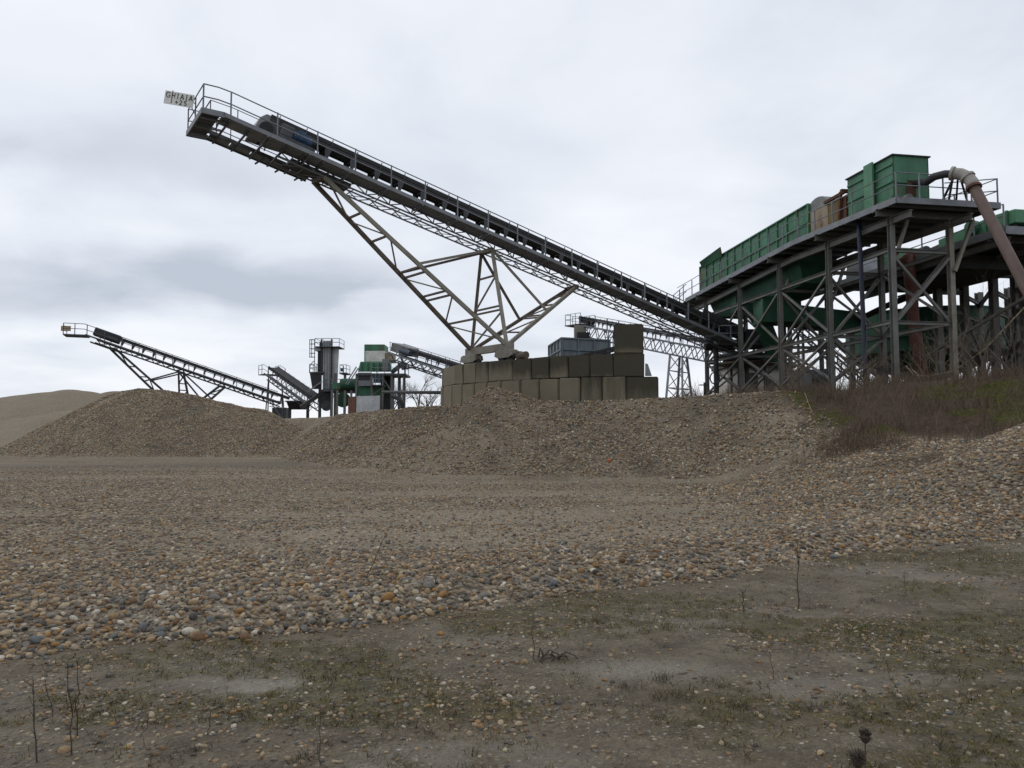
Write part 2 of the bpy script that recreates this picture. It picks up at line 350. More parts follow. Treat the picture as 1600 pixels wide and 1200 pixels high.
th = np.concatenate([np.radians(np.arange(-180, -45, 4.5)), np.radians(np.arange(-45, 45.001, 0.135)), np.radians(np.arange(49.5, 180, 4.5))])
rr = [0.02, 0.4, 0.8]; q = 1.2
while q < 62: rr.append(q); q *= 1.0092
while q < 125: rr.append(q); q *= 1.013
while q < 4000: rr.append(q); q *= 1.1
rr = np.array(rr); nT, nR = len(th), len(rr)
RR, TT = np.meshgrid(rr, th, indexing='ij')
GX, GY = (RR * np.sin(TT)).ravel(), (RR * np.cos(TT)).ravel()
GZ, REG, DF, DB, n1_, n2_, n3_ = terrain(GX, GY, True)
behind = GY < 0
# masks carried by the ground: what it is made of
mud = 1 - sst(DF + 0.25 * n2_, -0.3, 0.15)
pn = fbm(GX, GY * 1.6, 1.5, 4, 91)
def blob(x, y, px, py, rx, ry):
    c = Pz(px, py, 0.0); return np.exp(-(((x - c.x) / rx) ** 2 + ((y - c.y) / ry) ** 2))
moss = np.clip(sst(pn, -0.16, 0.2) * (0.7 + 0.9 * blob(GX, GY, 230, 1110, 0.9, 0.5) + 0.7 * blob(GX, GY, 720, 1080, 1.0, 0.45) + 0.5 * blob(GX, GY, 560, 1125, .8, .4) + 0.5 * blob(GX, GY, 1360, 985, 1.0, 0.7)), 0, 1) * mud
puddle = np.clip(blob(GX, GY, 490, 1082, 0.62, 0.32) * 1.25 + blob(GX, GY, 350, 1035, 0.6, 0.4) * .9 + blob(GX, GY, 1060, 960, 1.0, 0.5) * .8 + 0.9 * blob(GX, GY, 1010, 1050, .6, .25) + 0.6 * blob(GX, GY, 1440, 900, 1.2, 0.8) + 0.5 * sst(fbm(GX, GY * 2, 2.2, 3, 55), 0.18, 0.5), 0, 1) * mud * (1 - 0.6 * moss)
wetrun = 0.8 * np.exp(-((GY - 45 - 0.3 * GX) / 5.0) ** 2) * sst(-GX, 5, 12) * (1 - sst(-GX, 26, 34)) * np.where(DB < 0, 1, 0)
wetrun = np.maximum(wetrun, np.where((REG == 1) | (REG == 2), 0.75 * sst(fbm(GX + 0.5 * GY, GY * 0.5, 2.4, 4, 301), 0.02, 0.4), 0))
wetrun = np.maximum(wetrun, np.where((REG == 0) & (DF > 1.5), 0.45 * sst(fbm(GX * 0.25, GY, 1.6, 4, 303), 0.1, 0.45), 0))
scrub = np.where(GX > 7, sst(DB + 0.8 * n1_, 0.3, 1.6), 0) * sst(GX + 0.12 * (GY - 22) + 0.8 * n2_, 9.6, 11.2) 
dirt_n = fbm(GX, GY, 1.7, 4, 201)
scrub = np.maximum(scrub, 0.85 * sst(GX + 0.5 * n1_, 8.2, 10.2) * sst(GY, 11.5, 13.5) * sst(dirt_n, -0.12, 0.22) * np.where(GY < 24, 1, 0))
bankmoss = np.clip(scrub * sst(fbm(GX, GY, 2.4, 3, 15), -0.05, 0.3) * np.where(DB > 0, 1, 0), 0, 1)
fines = np.clip(np.where(REG >= 3, 1.0, np.where(REG == 2, 0.35 * sst(n2_, 0.0, 0.5) + 0.4 * sst(-GX, 27, 32), 0)) + np.where((REG == 0) & (DF > 2), 0.8 * sst(fbm(GX * 0.3, GY, 2.6, 4, 65), -0.12, 0.2), 0) + np.where(REG == 1, 0.4 * sst(fbm(GX, GY, 2.2, 4, 66), 0.1, 0.5), 0), 0, 1)

def ground_mat(name, G=True, Mu=True, Sc=True):
    m, n, l, b = new_mat(name)
    t = n.new('ShaderNodeTexCoord').outputs['Object']
    def nz(s, d=6, r=0.6, st=(1, 1, 1)):
        mp = n.new('ShaderNodeMapping'); mp.inputs['Scale'].default_value = st; l.new(t, mp.inputs[0])
        k = n.new('ShaderNodeTexNoise'); k.inputs['Scale'].default_value = s; k.inputs['Detail'].default_value = d; k.inputs['Roughness'].default_value = r; l.new(mp.outputs[0], k.inputs['Vector']); return k.outputs['Fac']
    def vor(s):
        k = n.new('ShaderNodeTexVoronoi'); k.inputs['Scale'].default_value = s; l.new(t, k.inputs['Vector']); return k
    def mr(v_, lo, hi, top=1.0, bot=0.0):
        k = n.new('ShaderNodeMapRange'); k.inputs[1].default_value = lo; k.inputs[2].default_value = hi; k.inputs[3].default_value = bot; k.inputs[4].default_value = top; l.new(v_, k.inputs[0]); return k.outputs[0]
    def mx(f, a, c, bt='MIX'):
        k = n.new('ShaderNodeMix'); k.data_type = 'RGBA'; k.blend_type = bt
        if isinstance(f, float): k.inputs[0].default_value = f
        else: l.new(f, k.inputs[0])
        for i, q_ in ((6, a), (7, c)):
            if isinstance(q_, tuple): k.inputs[i].default_value = (*q_, 1)
            else: l.new(q_, k.inputs[i])
        return k.outputs[2]
    def mt(op, a, c):
        k = n.new('ShaderNodeMath'); k.operation = op
        for i, q_ in ((0, a), (1, c)):
            if isinstance(q_, (int, float)): k.inputs[i].default_value = q_
            else: l.new(q_, k.inputs[i])
        return k.outputs[0]
    def att(a):
        k = n.new('ShaderNodeAttribute'); k.attribute_name = a; return k.outputs['Fac']
    def pal(v_, stops):
        k = n.new('ShaderNodeValToRGB'); k.color_ramp.interpolation = 'LINEAR'
        els = k.color_ramp.elements
        while len(els) < len(stops): els.new(0.5)
        for e_, (p_, c_) in zip(els, stops): e_.position = p_; e_.color = (*c_, 1)
        l.new(v_, k.inputs[0]); return k.outputs[0]
    stops = [(0.0, (0.072, 0.059, 0.044)), (0.25, (0.198, 0.153, 0.101)), (0.45, (0.300, 0.232, 0.152)), (0.62, (0.144, 0.131, 0.110)), (0.78, (0.348, 0.261, 0.160)), (0.9, (0.444, 0.377, 0.281)), (1.0, (0.576, 0.516, 0.418))]
    def rnd(v_):
        s = n.new('ShaderNodeSeparateColor'); l.new(v_.outputs['Color'], s.inputs[0]); return s.outputs[0]
    if G:       # gravel: pebbles of two sizes, with finer lanes
        v1, v2 = vor(15), vor(38)
        c1 = pal(rnd(v1), stops); c2 = pal(rnd(v2), stops)
        c1 = mx(mr(v1.outputs['Distance'], 0.35, 0.7, 0.85), c1, (0.05, 0.043, 0.033))
        c2 = mx(mr(v2.outputs['Distance'], 0.35, 0.7, 0.7), c2, (0.075, 0.064, 0.05))
        c2 = mx(0.25, c2, (0.2, 0.176, 0.138))
        fn = att('fines')
        grav = mx(mr(nz(1.1, 3, 0.6), 0.38, 0.62), c1, c2)
        sand = mx(mr(nz(0.9, 4, 0.7), 0.35, 0.65), (0.165, 0.144, 0.11), (0.218, 0.193, 0.152))
        sand = mx(0.75, sand, c2)
        c = mx(fn, grav, sand)
        c = mx(mr(nz(0.35, 3, 0.6), 0.45, 0.72, 0.3), c, (0.11, 0.094, 0.072))
        c = mx(mt('MULTIPLY', att('wetrun'), 0.75), c, (0.078, 0.067, 0.052))
        hg = mt('MULTIPLY', mt('SUBTRACT', 1.4, mt('ADD', v1.outputs['Distance'], mt('MULTIPLY', v2.outputs['Distance'], 0.5))), mt('SUBTRACT', 1.0, mt('MULTIPLY', fn, .6)))
    if Mu:      # wet mud with moss and grit
        mudc = mx(mr(nz(2.2, 4, 0.68), 0.35, 0.66), (0.072, 0.053, 0.030), (0.136, 0.110, 0.070))
        mudc = mx(mr(nz(9, 4, 0.75), 0.50, 0.72, 0.75), mudc, (0.036, 0.030, 0.021))
        pb = mt('MULTIPLY', att('puddle'), mr(nz(5, 3, 0.65), 0.25, 0.45))
        mudc = mx(mr(pb, 0.15, 0.8, 0.8), mudc, (0.15, 0.132, 0.10))
        mossc = mx(mr(nz(7, 4, 0.7), 0.35, 0.68), (0.028, 0.021, 0.008), (0.090, 0.072, 0.014))
        ms = mt('MULTIPLY', att('moss'), mr(nz(4.5, 4, 0.72), 0.32, 0.58))
        mudc = mx(mr(ms, 0.1, 0.55, 0.9), mudc, mossc)
        v3, v4 = vor(70), vor(28); clus = mr(nz(1.3, 3, 0.7), 0.40, 0.56)
        grt = mt('MULTIPLY', mt('MULTIPLY', mr(rnd(v3), 0.62, 0.64), mr(v3.outputs['Distance'], 0.42, 0.30)), clus)
        mudc = mx(mt('MULTIPLY', grt, 0.85), mudc, pal(rnd(v3), [(0.6, (0.12, 0.10, 0.075)), (0.75, (0.2, 0.16, 0.11)), (0.88, (0.15, 0.14, 0.125)), (1.0, (0.36, 0.33, 0.27))]))
        gr2 = mt('MULTIPLY', mt('MULTIPLY', mr(rnd(v4), 0.82, 0.84), mr(v4.outputs['Distance'], 0.40, 0.30)), clus)
        mudc = mx(mt('MULTIPLY', gr2, 0.85), mudc, pal(rnd(v4), [(0.8, (0.16, 0.12, 0.08)), (0.9, (0.24, 0.19, 0.13)), (1.0, (0.4, 0.37, 0.31))]))
        mudc = mx(mr(nz(38, 2, 0.75), 0.55, 0.72, 0.65), mudc, (0.03, 0.025, 0.017))
        hm = mt('MULTIPLY', mt('ADD', nz(14, 4, 0.75), mt('MULTIPLY', mt('SUBTRACT', 0.6, v4.outputs['Distance']), 0.5)), mt('SUBTRACT', 1.25, mt('MULTIPLY', att('puddle'), 0.9)))
    if G and Mu:
        md = att('mud'); mdn = mr(mt('ADD', md, mt('MULTIPLY', mt('SUBTRACT', nz(6, 3, 0.7), 0.5), 0.6)), 0.4, 0.6)
        c = mx(mdn, c, mudc); hgt = mt('ADD', mt('MULTIPLY', hg, mt('SUBTRACT', 1.0, md)), mt('MULTIPLY', hm, md))
    elif Mu: c = mudc; hgt = hm
    else: hgt = hg
    if Sc:
        c = mx(att('scrub'), c, mx(mr(nz(5, 3, 0.7), 0.35, 0.65), (0.045, 0.032, 0.022), (0.075, 0.055, 0.038)))
        bm_ = mr(mt('MULTIPLY', att('bankmoss'), mr(nz(3.5, 3, 0.7), 0.33, 0.55)), 0.25, 0.7, 0.9)
        c = mx(bm_, c, mx(mr(nz(11, 3, 0.7), 0.35, 0.65), (0.03, 0.036, 0.006), (0.075, 0.078, 0.012)))
    l.new(c, b.inputs['Base Color'])
    if Mu: l.new(mt('SUBTRACT', 0.72 if not G else 0.8, mt('MULTIPLY', mr(pb, 0.2, 0.8), 0.22)), b.inputs['Roughness'])
    else: b.inputs['Roughness'].default_value = 0.92
    b.inputs['Specular IOR Level'].default_value = 0.36 if Mu else 0.12
    bp = n.new('ShaderNodeBump'); bp.inputs['Strength'].default_value = 0.9; bp.inputs['Distance'].default_value = 0.035; l.new(hgt, bp.inputs['Height']); l.new(bp.outputs[0], b.inputs['Normal'])
    return m
M['ground'] = ground_mat('loose_gravel', True, False, False); M['bankground'] = ground_mat('gravel_and_scrub_soil', True, False, True)
M['mudedge'] = ground_mat('mud_and_gravel', True, True, True); M['mud'] = ground_mat('wet_mud', False, True, False)
i0, j0 = np.meshgrid(np.arange(nR - 1), np.arange(nT), indexing='ij')
j1 = (j0 + 1) % nT
quads = np.stack([i0 * nT + j0, (i0 + 1) * nT + j0, (i0 + 1) * nT + j1, i0 * nT + j1], -1).reshape(-1, 4)[:, ::-1]
freg = np.maximum.reduce([REG[quads[:, k]] for k in range(4)])
for rid, nm in ((0, 'ground'), (1, 'gravel_bank'), (2, 'gravel_heap'), (3, 'sand_heap'), (4, 'sand_heap'), (5, 'sand_heap')):
    fq = quads[freg == rid]
    if not len(fq): continue
    used, inv = np.unique(fq, return_inverse=True); inv = inv.reshape(-1, 4)
    me = bpy.data.meshes.new(nm)
    me.vertices.add(len(used)); me.vertices.foreach_set('co', np.stack([GX[used], GY[used], GZ[used]], -1).astype(np.float32).ravel())
    me.loops.add(len(inv) * 4); me.loops.foreach_set('vertex_index', inv.astype(np.int32).ravel())
    me.polygons.add(len(inv)); me.polygons.foreach_set('loop_start', np.arange(0, len(inv) * 4, 4, dtype=np.int32))
    me.update(calc_edges=True); me.polygons.foreach_set('use_smooth', np.ones(len(inv), bool))
    for an, arr in (('mud', mud), ('moss', moss), ('puddle', puddle), ('wetrun', wetrun), ('scrub', scrub), ('bankmoss', bankmoss), ('fines', fines)):
        at = me.attributes.new(an, 'FLOAT', 'POINT'); at.data.foreach_set('value', arr[used].astype(np.float32))
    for mn in ('ground', 'bankground', 'mudedge', 'mud'): me.materials.append(M[mn])
    dmin = DF[fq].min(1); dmax = DF[fq].max(1); soil = scrub[fq].max(1) + bankmoss[fq].max(1)
    mi = np.where(dmax < -0.75, 3, np.where(dmin < 0.6, 2, np.where(soil > 0.001, 1, 0))) if rid < 2 else np.zeros(len(fq), int)
    me.polygons.foreach_set('material_index', mi.astype(np.int32)); me.validate()
    o = bpy.data.objects.new(nm, me); COL.objects.link(o); o['kind'] = 'structure'

# ================================================================ STONES
STONE = [('white', (0.58, 0.53, 0.44)), ('tan', (0.335, 0.235, 0.135)), ('grey', (0.20, 0.183, 0.158)), ('ochre', (0.34, 0.19, 0.075)), ('dark grey', (0.088, 0.082, 0.072)), ('brown', (0.19, 0.118, 0.066)), ('blue-grey', (0.15, 0.158, 0.155)), ('buff', (0.46, 0.365, 0.24))]
def stone_mat(name, col=None):
    m, n, l, b = new_mat(name)
    t = n.new('ShaderNodeTexCoord'); oi = n.new('ShaderNodeObjectInfo')
    k = n.new('ShaderNodeTexNoise'); k.inputs['Scale'].default_value = 1.7 if col is None else 1.7; k.inputs['Detail'].default_value = 6; k.inputs['Roughness'].default_value = 0.7; l.new(t.outputs['Object'], k.inputs['Vector'])
    if col is None:
        r = n.new('ShaderNodeValToRGB'); els = r.color_ramp.elements; r.color_ramp.interpolation = 'LINEAR'
        order = [4, 2, 5, 1, 4, 2, 7, 6, 1, 2, 5, 3, 7, 4, 2, 1, 7, 0]
        while len(els) < len(order): els.new(0.5)
        for i, (e_, s_) in enumerate(zip(els, order)): e_.position = i / (len(order) - 1); e_.color = (*STONE[s_][1], 1)
        l.new(oi.outputs['Random'], r.inputs[0]); base = r.outputs[0]
    else:
        r = n.new('ShaderNodeRGB'); r.outputs[0].default_value = (*col, 1); base = r.outputs[0]
    mp = n.new('ShaderNodeMapRange'); mp.inputs[1].default_value = 0.3; mp.inputs[2].default_value = 0.7; mp.inputs[3].default_value = 0.68; mp.inputs[4].default_value = 1.18; l.new(k.outputs['Fac'], mp.inputs[0])
    mu = n.new('ShaderNodeVectorMath'); mu.operation = 'SCALE'; l.new(base, mu.inputs[0]); l.new(mp.outputs[0], mu.inputs['Scale'])
    l.new(mu.outputs[0], b.inputs['Base Color']); b.inputs['Roughness'].default_value = 0.85; b.inputs['Specular IOR Level'].default_value = 0.25
    k2 = n.new('ShaderNodeTexNoise'); k2.inputs['Scale'].default_value = 3.2; k2.inputs['Detail'].default_value = 5; k2.inputs['Roughness'].default_value = 0.7; l.new(t.outputs['Object'], k2.inputs['Vector'])
    bp = n.new('ShaderNodeBump'); bp.inputs['Strength'].default_value = 0.5; bp.inputs['Distance'].default_value = 0.12; l.new(k2.outputs['Fac'], bp.inputs['Height']); l.new(bp.outputs[0], b.inputs['Normal'])
    return m
M['stone'] = stone_mat('mixed_river_stone')
for nm_, c_ in STONE: M['stone_' + nm_] = stone_mat('river_stone_' + nm_.replace(' ', '_').replace('-', '_'), c_)

def stone_tree():
    g = bpy.data.node_groups.new('scatter_stones', 'GeometryNodeTree')
    g.interface.new_socket('Geometry', in_out='INPUT', socket_type='NodeSocketGeometry'); g.interface.new_socket('Geometry', in_out='OUTPUT', socket_type='NodeSocketGeometry')
    n, l = g.nodes, g.links; gi = n.new('NodeGroupInput'); go = n.new('NodeGroupOutput')
    joins = n.new('GeometryNodeJoinGeometry')
    for k, (sx, sy, sz) in enumerate(((1, 0.78, 0.6), (1, 0.9, 0.7), (1.0, 0.65, 0.5), (1.0, 0.85, 0.45))):
        ico = n.new('GeometryNodeMeshIcoSphere'); ico.inputs['Radius'].default_value = 1; ico.inputs['Subdivisions'].default_value = 2
        pos = n.new('GeometryNodeInputPosition'); nz = n.new('ShaderNodeTexNoise'); nz.noise_dimensions = '4D'; nz.inputs['W'].default_value = 7.3 * k; nz.inputs['Scale'].default_value = 0.8; nz.inputs['Detail'].default_value = 1.5
        l.new(pos.outputs[0], nz.inputs['Vector'])
        s_ = n.new('ShaderNodeVectorMath'); s_.operation = 'SUBTRACT'; s_.inputs[1].default_value = (0.5, 0.5, 0.5); l.new(nz.outputs['Color'], s_.inputs[0])
        m_ = n.new('ShaderNodeVectorMath'); m_.operation = 'MULTIPLY_ADD'; m_.inputs[1].default_value = (1.45, 1.45, 1.45); l.new(s_.outputs[0], m_.inputs[0]); l.new(pos.outputs[0], m_.inputs[2])
        m2 = n.new('ShaderNodeVectorMath'); m2.operation = 'MULTIPLY'; m2.inputs[1].default_value = (sx, sy, sz); l.new(m_.outputs[0], m2.inputs[0])
        sp = n.new('GeometryNodeSetPosition'); l.new(ico.outputs['Mesh'], sp.inputs['Geometry']); l.new(m2.outputs[0], sp.inputs['Position'])
        sm = n.new('GeometryNodeSetShadeSmooth'); l.new(sp.outputs[0], sm.inputs[0])
        mt_ = n.new('GeometryNodeSetMaterial'); mt_.inputs['Material'].default_value = M['stone']; l.new(sm.outputs[0], mt_.inputs[0])
        ti = n.new('GeometryNodeGeometryToInstance'); l.new(mt_.outputs[0], ti.inputs[0]); l.new(ti.outputs[0], joins.inputs[0])
    iop = n.new('GeometryNodeInstanceOnPoints'); iop.inputs['Pick Instance'].default_value = True
    l.new(gi.outputs[0], iop.inputs['Points']); l.new(joins.outputs[0], iop.inputs['Instance'])
    for an, dt, sock in (('scl', 'FLOAT', 'Scale'), ('rot', 'FLOAT_VECTOR', 'Rotation'), ('pick', 'INT', 'Instance Index')):
        a = n.new('GeometryNodeInputNamedAttribute'); a.data_type = dt; a.inputs['Name'].default_value = an; l.new(a.outputs[0], iop.inputs[sock])
    l.new(iop.outputs[0], go.inputs[0])
    return g
STREE = stone_tree()
def stones_object(name, xyz, scl, rot, label):
    me = bpy.data.meshes.new(name); k = len(xyz); me.vertices.add(k); me.vertices.foreach_set('co', xyz.astype(np.float32).ravel())
    a = me.attributes.new('scl', 'FLOAT', 'POINT'); a.data.foreach_set('value', scl.astype(np.float32))
    a = me.attributes.new('rot', 'FLOAT_VECTOR', 'POINT'); a.data.foreach_set('vector', rot.astype(np.float32).ravel())
    a = me.attributes.new('pick', 'INT', 'POINT'); a.data.foreach_set('value', RNG.integers(0, 4, k).astype(np.int32))
    me.materials.append(M['stone'])
    o = bpy.data.objects.new(name, me); COL.objects.link(o)
    md_ = o.modifiers.new('scatter', 'NODES'); md_.node_group = STREE
    return tag(o, label, 'gravel', None, 'stuff')
def scatter(count, xr, yr, dens, smin_, smax_, power, sink=0.35, tilt=0.35, lognear=False):
    """random stones in a plan rectangle, kept with probability dens(x, y, df, d, reg, n2)"""
    x = RNG.uniform(xr[0], xr[1], count)
    y = np.exp(RNG.uniform(np.log(yr[0]), np.log(yr[1]), count)) if lognear else RNG.uniform(yr[0], yr[1], count)
    vis = np.abs(x) < y * 0.70 + 0.6
    x, y = x[vis], y[vis]
    z, reg, df, d, a1, a2, a3 = terrain(x, y, True)
    keep = RNG.random(len(x)) < dens(x, y, df, d, reg, a2)
    x, y, z = x[keep], y[keep], z[keep]
    s = smin_ + (smax_ - smin_) * RNG.random(len(x)) ** power
    rot = np.stack([RNG.normal(0, tilt, len(x)), RNG.normal(0, tilt, len(x)), RNG.uniform(0, 6.283, len(x))], -1)
    return np.stack([x, y, z + s * (0.5 - sink) * 0.9], -1), s, rot
one = lambda c: c.astype(float)
lane = lambda x, y: sst(fbm(x * 0.3, y, 2.6, 4, 65), -0.12, 0.2)
def ridge_d(x, y, df, d, reg, a): return one((df > -0.22 + 0.15 * a) & (df < 4.5) & (d < 0)) * (1 - 0.8 * sst(df + 0.8 * a, 0.9, 1.9) * (0.25 + 0.75 * lane(x, y))) * (1 - 0.6 * sst(df, 2.5, 4.5))
def flat_d(x, y, df, d, reg, a): return one((df > 0.8) & (d < 0.4)) * (1 - 0.6 * lane(x, y)) * (0.55 + 0.45 * (fbm(x, y, 0.8, 2, 5) > 0))
def bank_d(x, y, df, d, reg, a): return one((d > -0.3) & (reg == 1) & (df > 0)) * (1 - 0.55 * sst(fbm(x, y, 2.2, 4, 66), 0.1, 0.5)) * (1 - 1.0 * np.where(x > 7, sst(d, 0.2, 1.0), 0) * sst(x + 0.12 * (y - 22) + 0.8 * a, 9.6, 11.2))
def shelf_d(x, y, df, d, reg, a): return one((df > -0.1) & (d < 0.6)) * sst(x, 4, 6.5) * (1 - 0.8 * sst(x, 8.2, 10.2) * sst(fbm(x, y, 1.7, 4, 201), -0.12, 0.22)) * (1 - 0.45 * sst(fbm(x, y, 1.5, 3, 68), 0.05, 0.35))
def heap_d(x, y, df, d, reg, a): return one(reg == 2)
def mud_d(x, y, df, d, reg, a): return one(df < 0.15) * np.clip(0.08 + 1.3 * sst(fbm(x, y * 1.5, 1.0, 4, 71), 0.05, 0.38) + 0.9 * np.exp(-(df / 0.45) ** 2) + 0.55 * blob(x, y, 330, 1150, 1.0, 0.35) + 0.5 * blob(x, y, 1450, 1100, 1.0, .6), 0, 1) * (1 - 0.7 * np.clip(blob(x, y, 490, 1082, 0.62, 0.32) * 1.3, 0, 1))
SETS = {}
r1 = scatter(80000, (-11, 12), (5.2, 17), ridge_d, 0.012, 0.040, 1.8, 0.25, 0.45, True)
r1b = scatter(2000, (-9, 8), (5.2, 13), lambda *a: ridge_d(*a) * np.clip(1 - a[2] / 1.1, 0.03, 1), 0.03, 0.068, 2.4, 0.25, 0.4, True)
SETS['cobble_ridge'] = [np.concatenate(q_) for q_ in zip(r1, r1b)]
SETS['gravel_floor'] = scatter(170000, (-24, 15), (8.5, 40), flat_d, 0.011, 0.036, 2.0, 0.3, 0.3, True)
SETS['gravel_slope'] = scatter(150000, (-20, 13), (23, 56), bank_d, 0.024, 0.060, 1.9, 0.25, 0.5)
SETS['gravel_shelf'] = scatter(42000, (4, 15), (10, 24), shelf_d, 0.015, 0.052, 1.9, 0.25, 0.45)
SETS['heap_stones'] = scatter(42000, (-42, -15), (52, 66), heap_d, 0.035, 0.062, 1.3, 0.3, 0.5)
m1 = scatter(60000, (-5, 8), (2.4, 12.5), mud_d, 0.005, 0.021, 2.2, 0.35, 0.25, True)
m2 = scatter(1700, (-5, 8), (2.4, 12), mud_d, 0.014, 0.032, 2.4, 0.3, 0.25, True)
SETS['mud_pebbles'] = [np.concatenate(q_) for q_ in zip(m1, m2)]
# the 300 stones that show largest become objects of their own
allx = np.concatenate([SETS[k][0] for k in SETS]); alls = np.concatenate([SETS[k][1] for k in SETS]); key = np.concatenate([np.full(len(SETS[k][1]), i) for i, k in enumerate(SETS)])
inview = np.array([(-8 < u < 1608) and (v_ < 1206) for u, v_ in (proj(p) for p in allx)])
sizepx = np.where(inview, alls / np.linalg.norm(allx - np.array([0, 0, EYE]), axis=1), 0)
big_i = np.argsort(-sizepx)[:300]; bigset = np.zeros(len(alls), bool); bigset[big_i] = True
allr = np.concatenate([SETS[k][2] for k in SETS])
def stone_mesh(k, dims):
    bm = bmesh.new(); bmesh.ops.create_icosphere(bm, subdivisions=2, radius=1)
    rs = np.random.default_rng(100 + k); dirs = rs.normal(size=(5, 3)); dirs /= np.linalg.norm(dirs, axis=1)[:, None]; amp = rs.uniform(-0.38, 0.24, 5)
    for v_ in bm.verts:
        c = np.array(v_.co); f = 1 + sum(a_ * max(0, c.dot(d_)) ** 2 for a_, d_ in zip(amp, dirs)) + rs.normal(0, 0.012)
        v_.co = Vector(c * f * dims)
    me = bpy.data.meshes.new('cobble'); bm.to_mesh(me); bm.free(); me.polygons.foreach_set('use_smooth', [True] * len(me.polygons)); return me
SM = {}
wts = np.array([0.10, 0.22, 0.21, 0.07, 0.09, 0.12, 0.07, 0.12])
place = ['lying in the low ridge of cobbles', 'on the gravel floor', 'on the gravel slope', 'on the gravel shelf by the scrub', 'on the gravel heap', 'lying loose on the wet mud']
for cnt, i in enumerate(big_i):
    ci = int(RNG.choice(8, p=wts)); sh = cnt % 6
    if key[i] == 5 and ci in (0, 4): ci = 7 if cnt % 3 else 1
    if (ci, sh) not in SM:
        me = stone_mesh(sh, np.array([(1, 0.8, 0.62), (1, 0.7, 0.55), (1, 0.9, 0.72), (1, 0.75, 0.45), (1, 0.86, 0.58), (1, 0.66, 0.62)][sh])); me.materials.append(M['stone_' + STONE[ci][0]]); SM[(ci, sh)] = me
    o = bpy.data.objects.new('cobble', SM[(ci, sh)]); COL.objects.link(o)
    o.location = allx[i]; o.scale = (alls[i],) * 3; o.rotation_euler = allr[i]
    lb = f'rounded {STONE[ci][0]} cobble {place[key[i]]}'
    tag(o, lb, 'cobble', lb.replace('cobble', 'cobbles', 1))
LAB = {'cobble_ridge': 'low ridge of mixed rounded cobbles edging the mud', 'gravel_floor': 'small mixed gravel strewn over the flat yard floor', 'gravel_slope': 'mixed river gravel covering the slope below the block wall', 'gravel_shelf': 'coarse gravel shelf rising to the brown scrub', 'heap_stones': 'gravel covering the big heap before the far stacker', 'mud_pebbles': 'pale pebbles pressed into the wet mud'}
for i, k in enumerate(SETS):
    a, s_, r_ = SETS[k]; keep = ~bigset[key == i]
    stones_object(k, a[keep], s_[keep], r_[keep], LAB[k])
# ================================================================ CONVEYORS
class Conv:
    """local frame of a conveyor: a along it, b to its near side, c upwards; N0/N1 on the near deck edge"""
    def __init__(s, N0, N1, half):
        s.N0, s.N1, s.half = Vector(N0), Vector(N1), half
        s.L = (s.N1 - s.N0).length; s.D = (s.N1 - s.N0).normalized(); s.dh = Vector((s.D.x, s.D.y, 0)).normalized()
        s.S = Vector((s.dh.y, -s.dh.x, 0)); s.U = s.S.cross(s.D).normalized()
    def pt(s, a, b, c): return s.N0 + s.D * a + s.S * (b - s.half) + s.U * c
    def lv(s, a, b, c): return s.N0 + s.dh * a + s.S * (b - s.half) + Vector((0, 0, c))     # level head part
    def at_px(s, px, b, c):
        lo, hi = -6.0, s.L + 8
        for _ in range(40):
            m_ = (lo + hi) / 2
            if proj(s.pt(m_, b, c))[0] < px: lo = m_
            else: hi = m_
        return s.pt((lo + hi) / 2, b, c)
def seg_box(cv, a0, a1, b0, b1, c0, c1): 
    p = cv.pt
    return MB().hexa([p(a0, b0, c0), p(a1, b0, c0), p(a1, b1, c0), p(a0, b1, c0), p(a0, b0, c1), p(a1, b0, c1), p(a1, b1, c1), p(a0, b1, c1)])
def belt_line(root, cv, a0, a1, hw=0.55, cb=0.86, bay=1.2, stub=True, m='belt', bo=0.0):
    """troughed belt, return belt, stringers and idler brackets"""
    p = lambda a, b, c: cv.pt(a, b + bo, c)
    prof = [(-hw, cb + 0.14), (-hw * 0.5, cb), (hw * 0.5, cb), (hw, cb + 0.14)]
    poly = [p(a0, b, c) for b, c in prof] + [p(a0, b, c - 0.03) for b, c in reversed(prof)]
    MB().prism(poly, cv.D * (a1 - a0)).build('belt', m, root)
    seg_box(cv, a0, a1, bo - hw * 0.85, bo + hw * 0.85, cb - 0.14, cb - 0.12).build('return_belt', m, root)
    for sgn in (1, -1):
        b = bo + sgn * (hw + 0.03)
        seg_box(cv, a0, a1, b - 0.03, b + 0.03, cb - 0.18, cb - 0.05).build('stringer', 'darkmetal', root)
        seg_box(cv, a0, a1, b - 0.025, b + 0.025, cb - 0.02, cb + 0.16).build('skirt_board', m, root)
    k = int((a1 - a0) / bay)
    for i in range(k + 1):
        a = a0 + 0.25 + i * bay
        if a > a1 - 0.1: break
        mb = MB()
        for sgn in (1, -1):
            b = sgn * (hw + 0.08)
            mb.prism([p(a - 0.16, b, cb - 0.16), p(a + 0.16, b, cb - 0.16), p(a + 0.05, b, 0.28), p(a - 0.05, b, 0.28)], cv.S * 0.012 * sgn)
            mb.bar(p(a, b, -0.05), p(a, b, cb - 0.1), 0.05, 0.05, cv.S)
            if stub: mb.bar(p(a + 0.1, b, cb - 0.1), p(a + 0.1, b, cb + 0.24), 0.035, 0.035, cv.S)
        mb.tube([p(a, -hw * 0.9, cb - 0.17), p(a, hw * 0.9, cb - 0.17)], 0.04, 8)
        mb.tube([p(a, -hw * 0.5, cb - 0.085), p(a, hw * 0.5, cb - 0.085)], 0.05, 8)
        mb.build('idler_frame', 'galvdark', root)
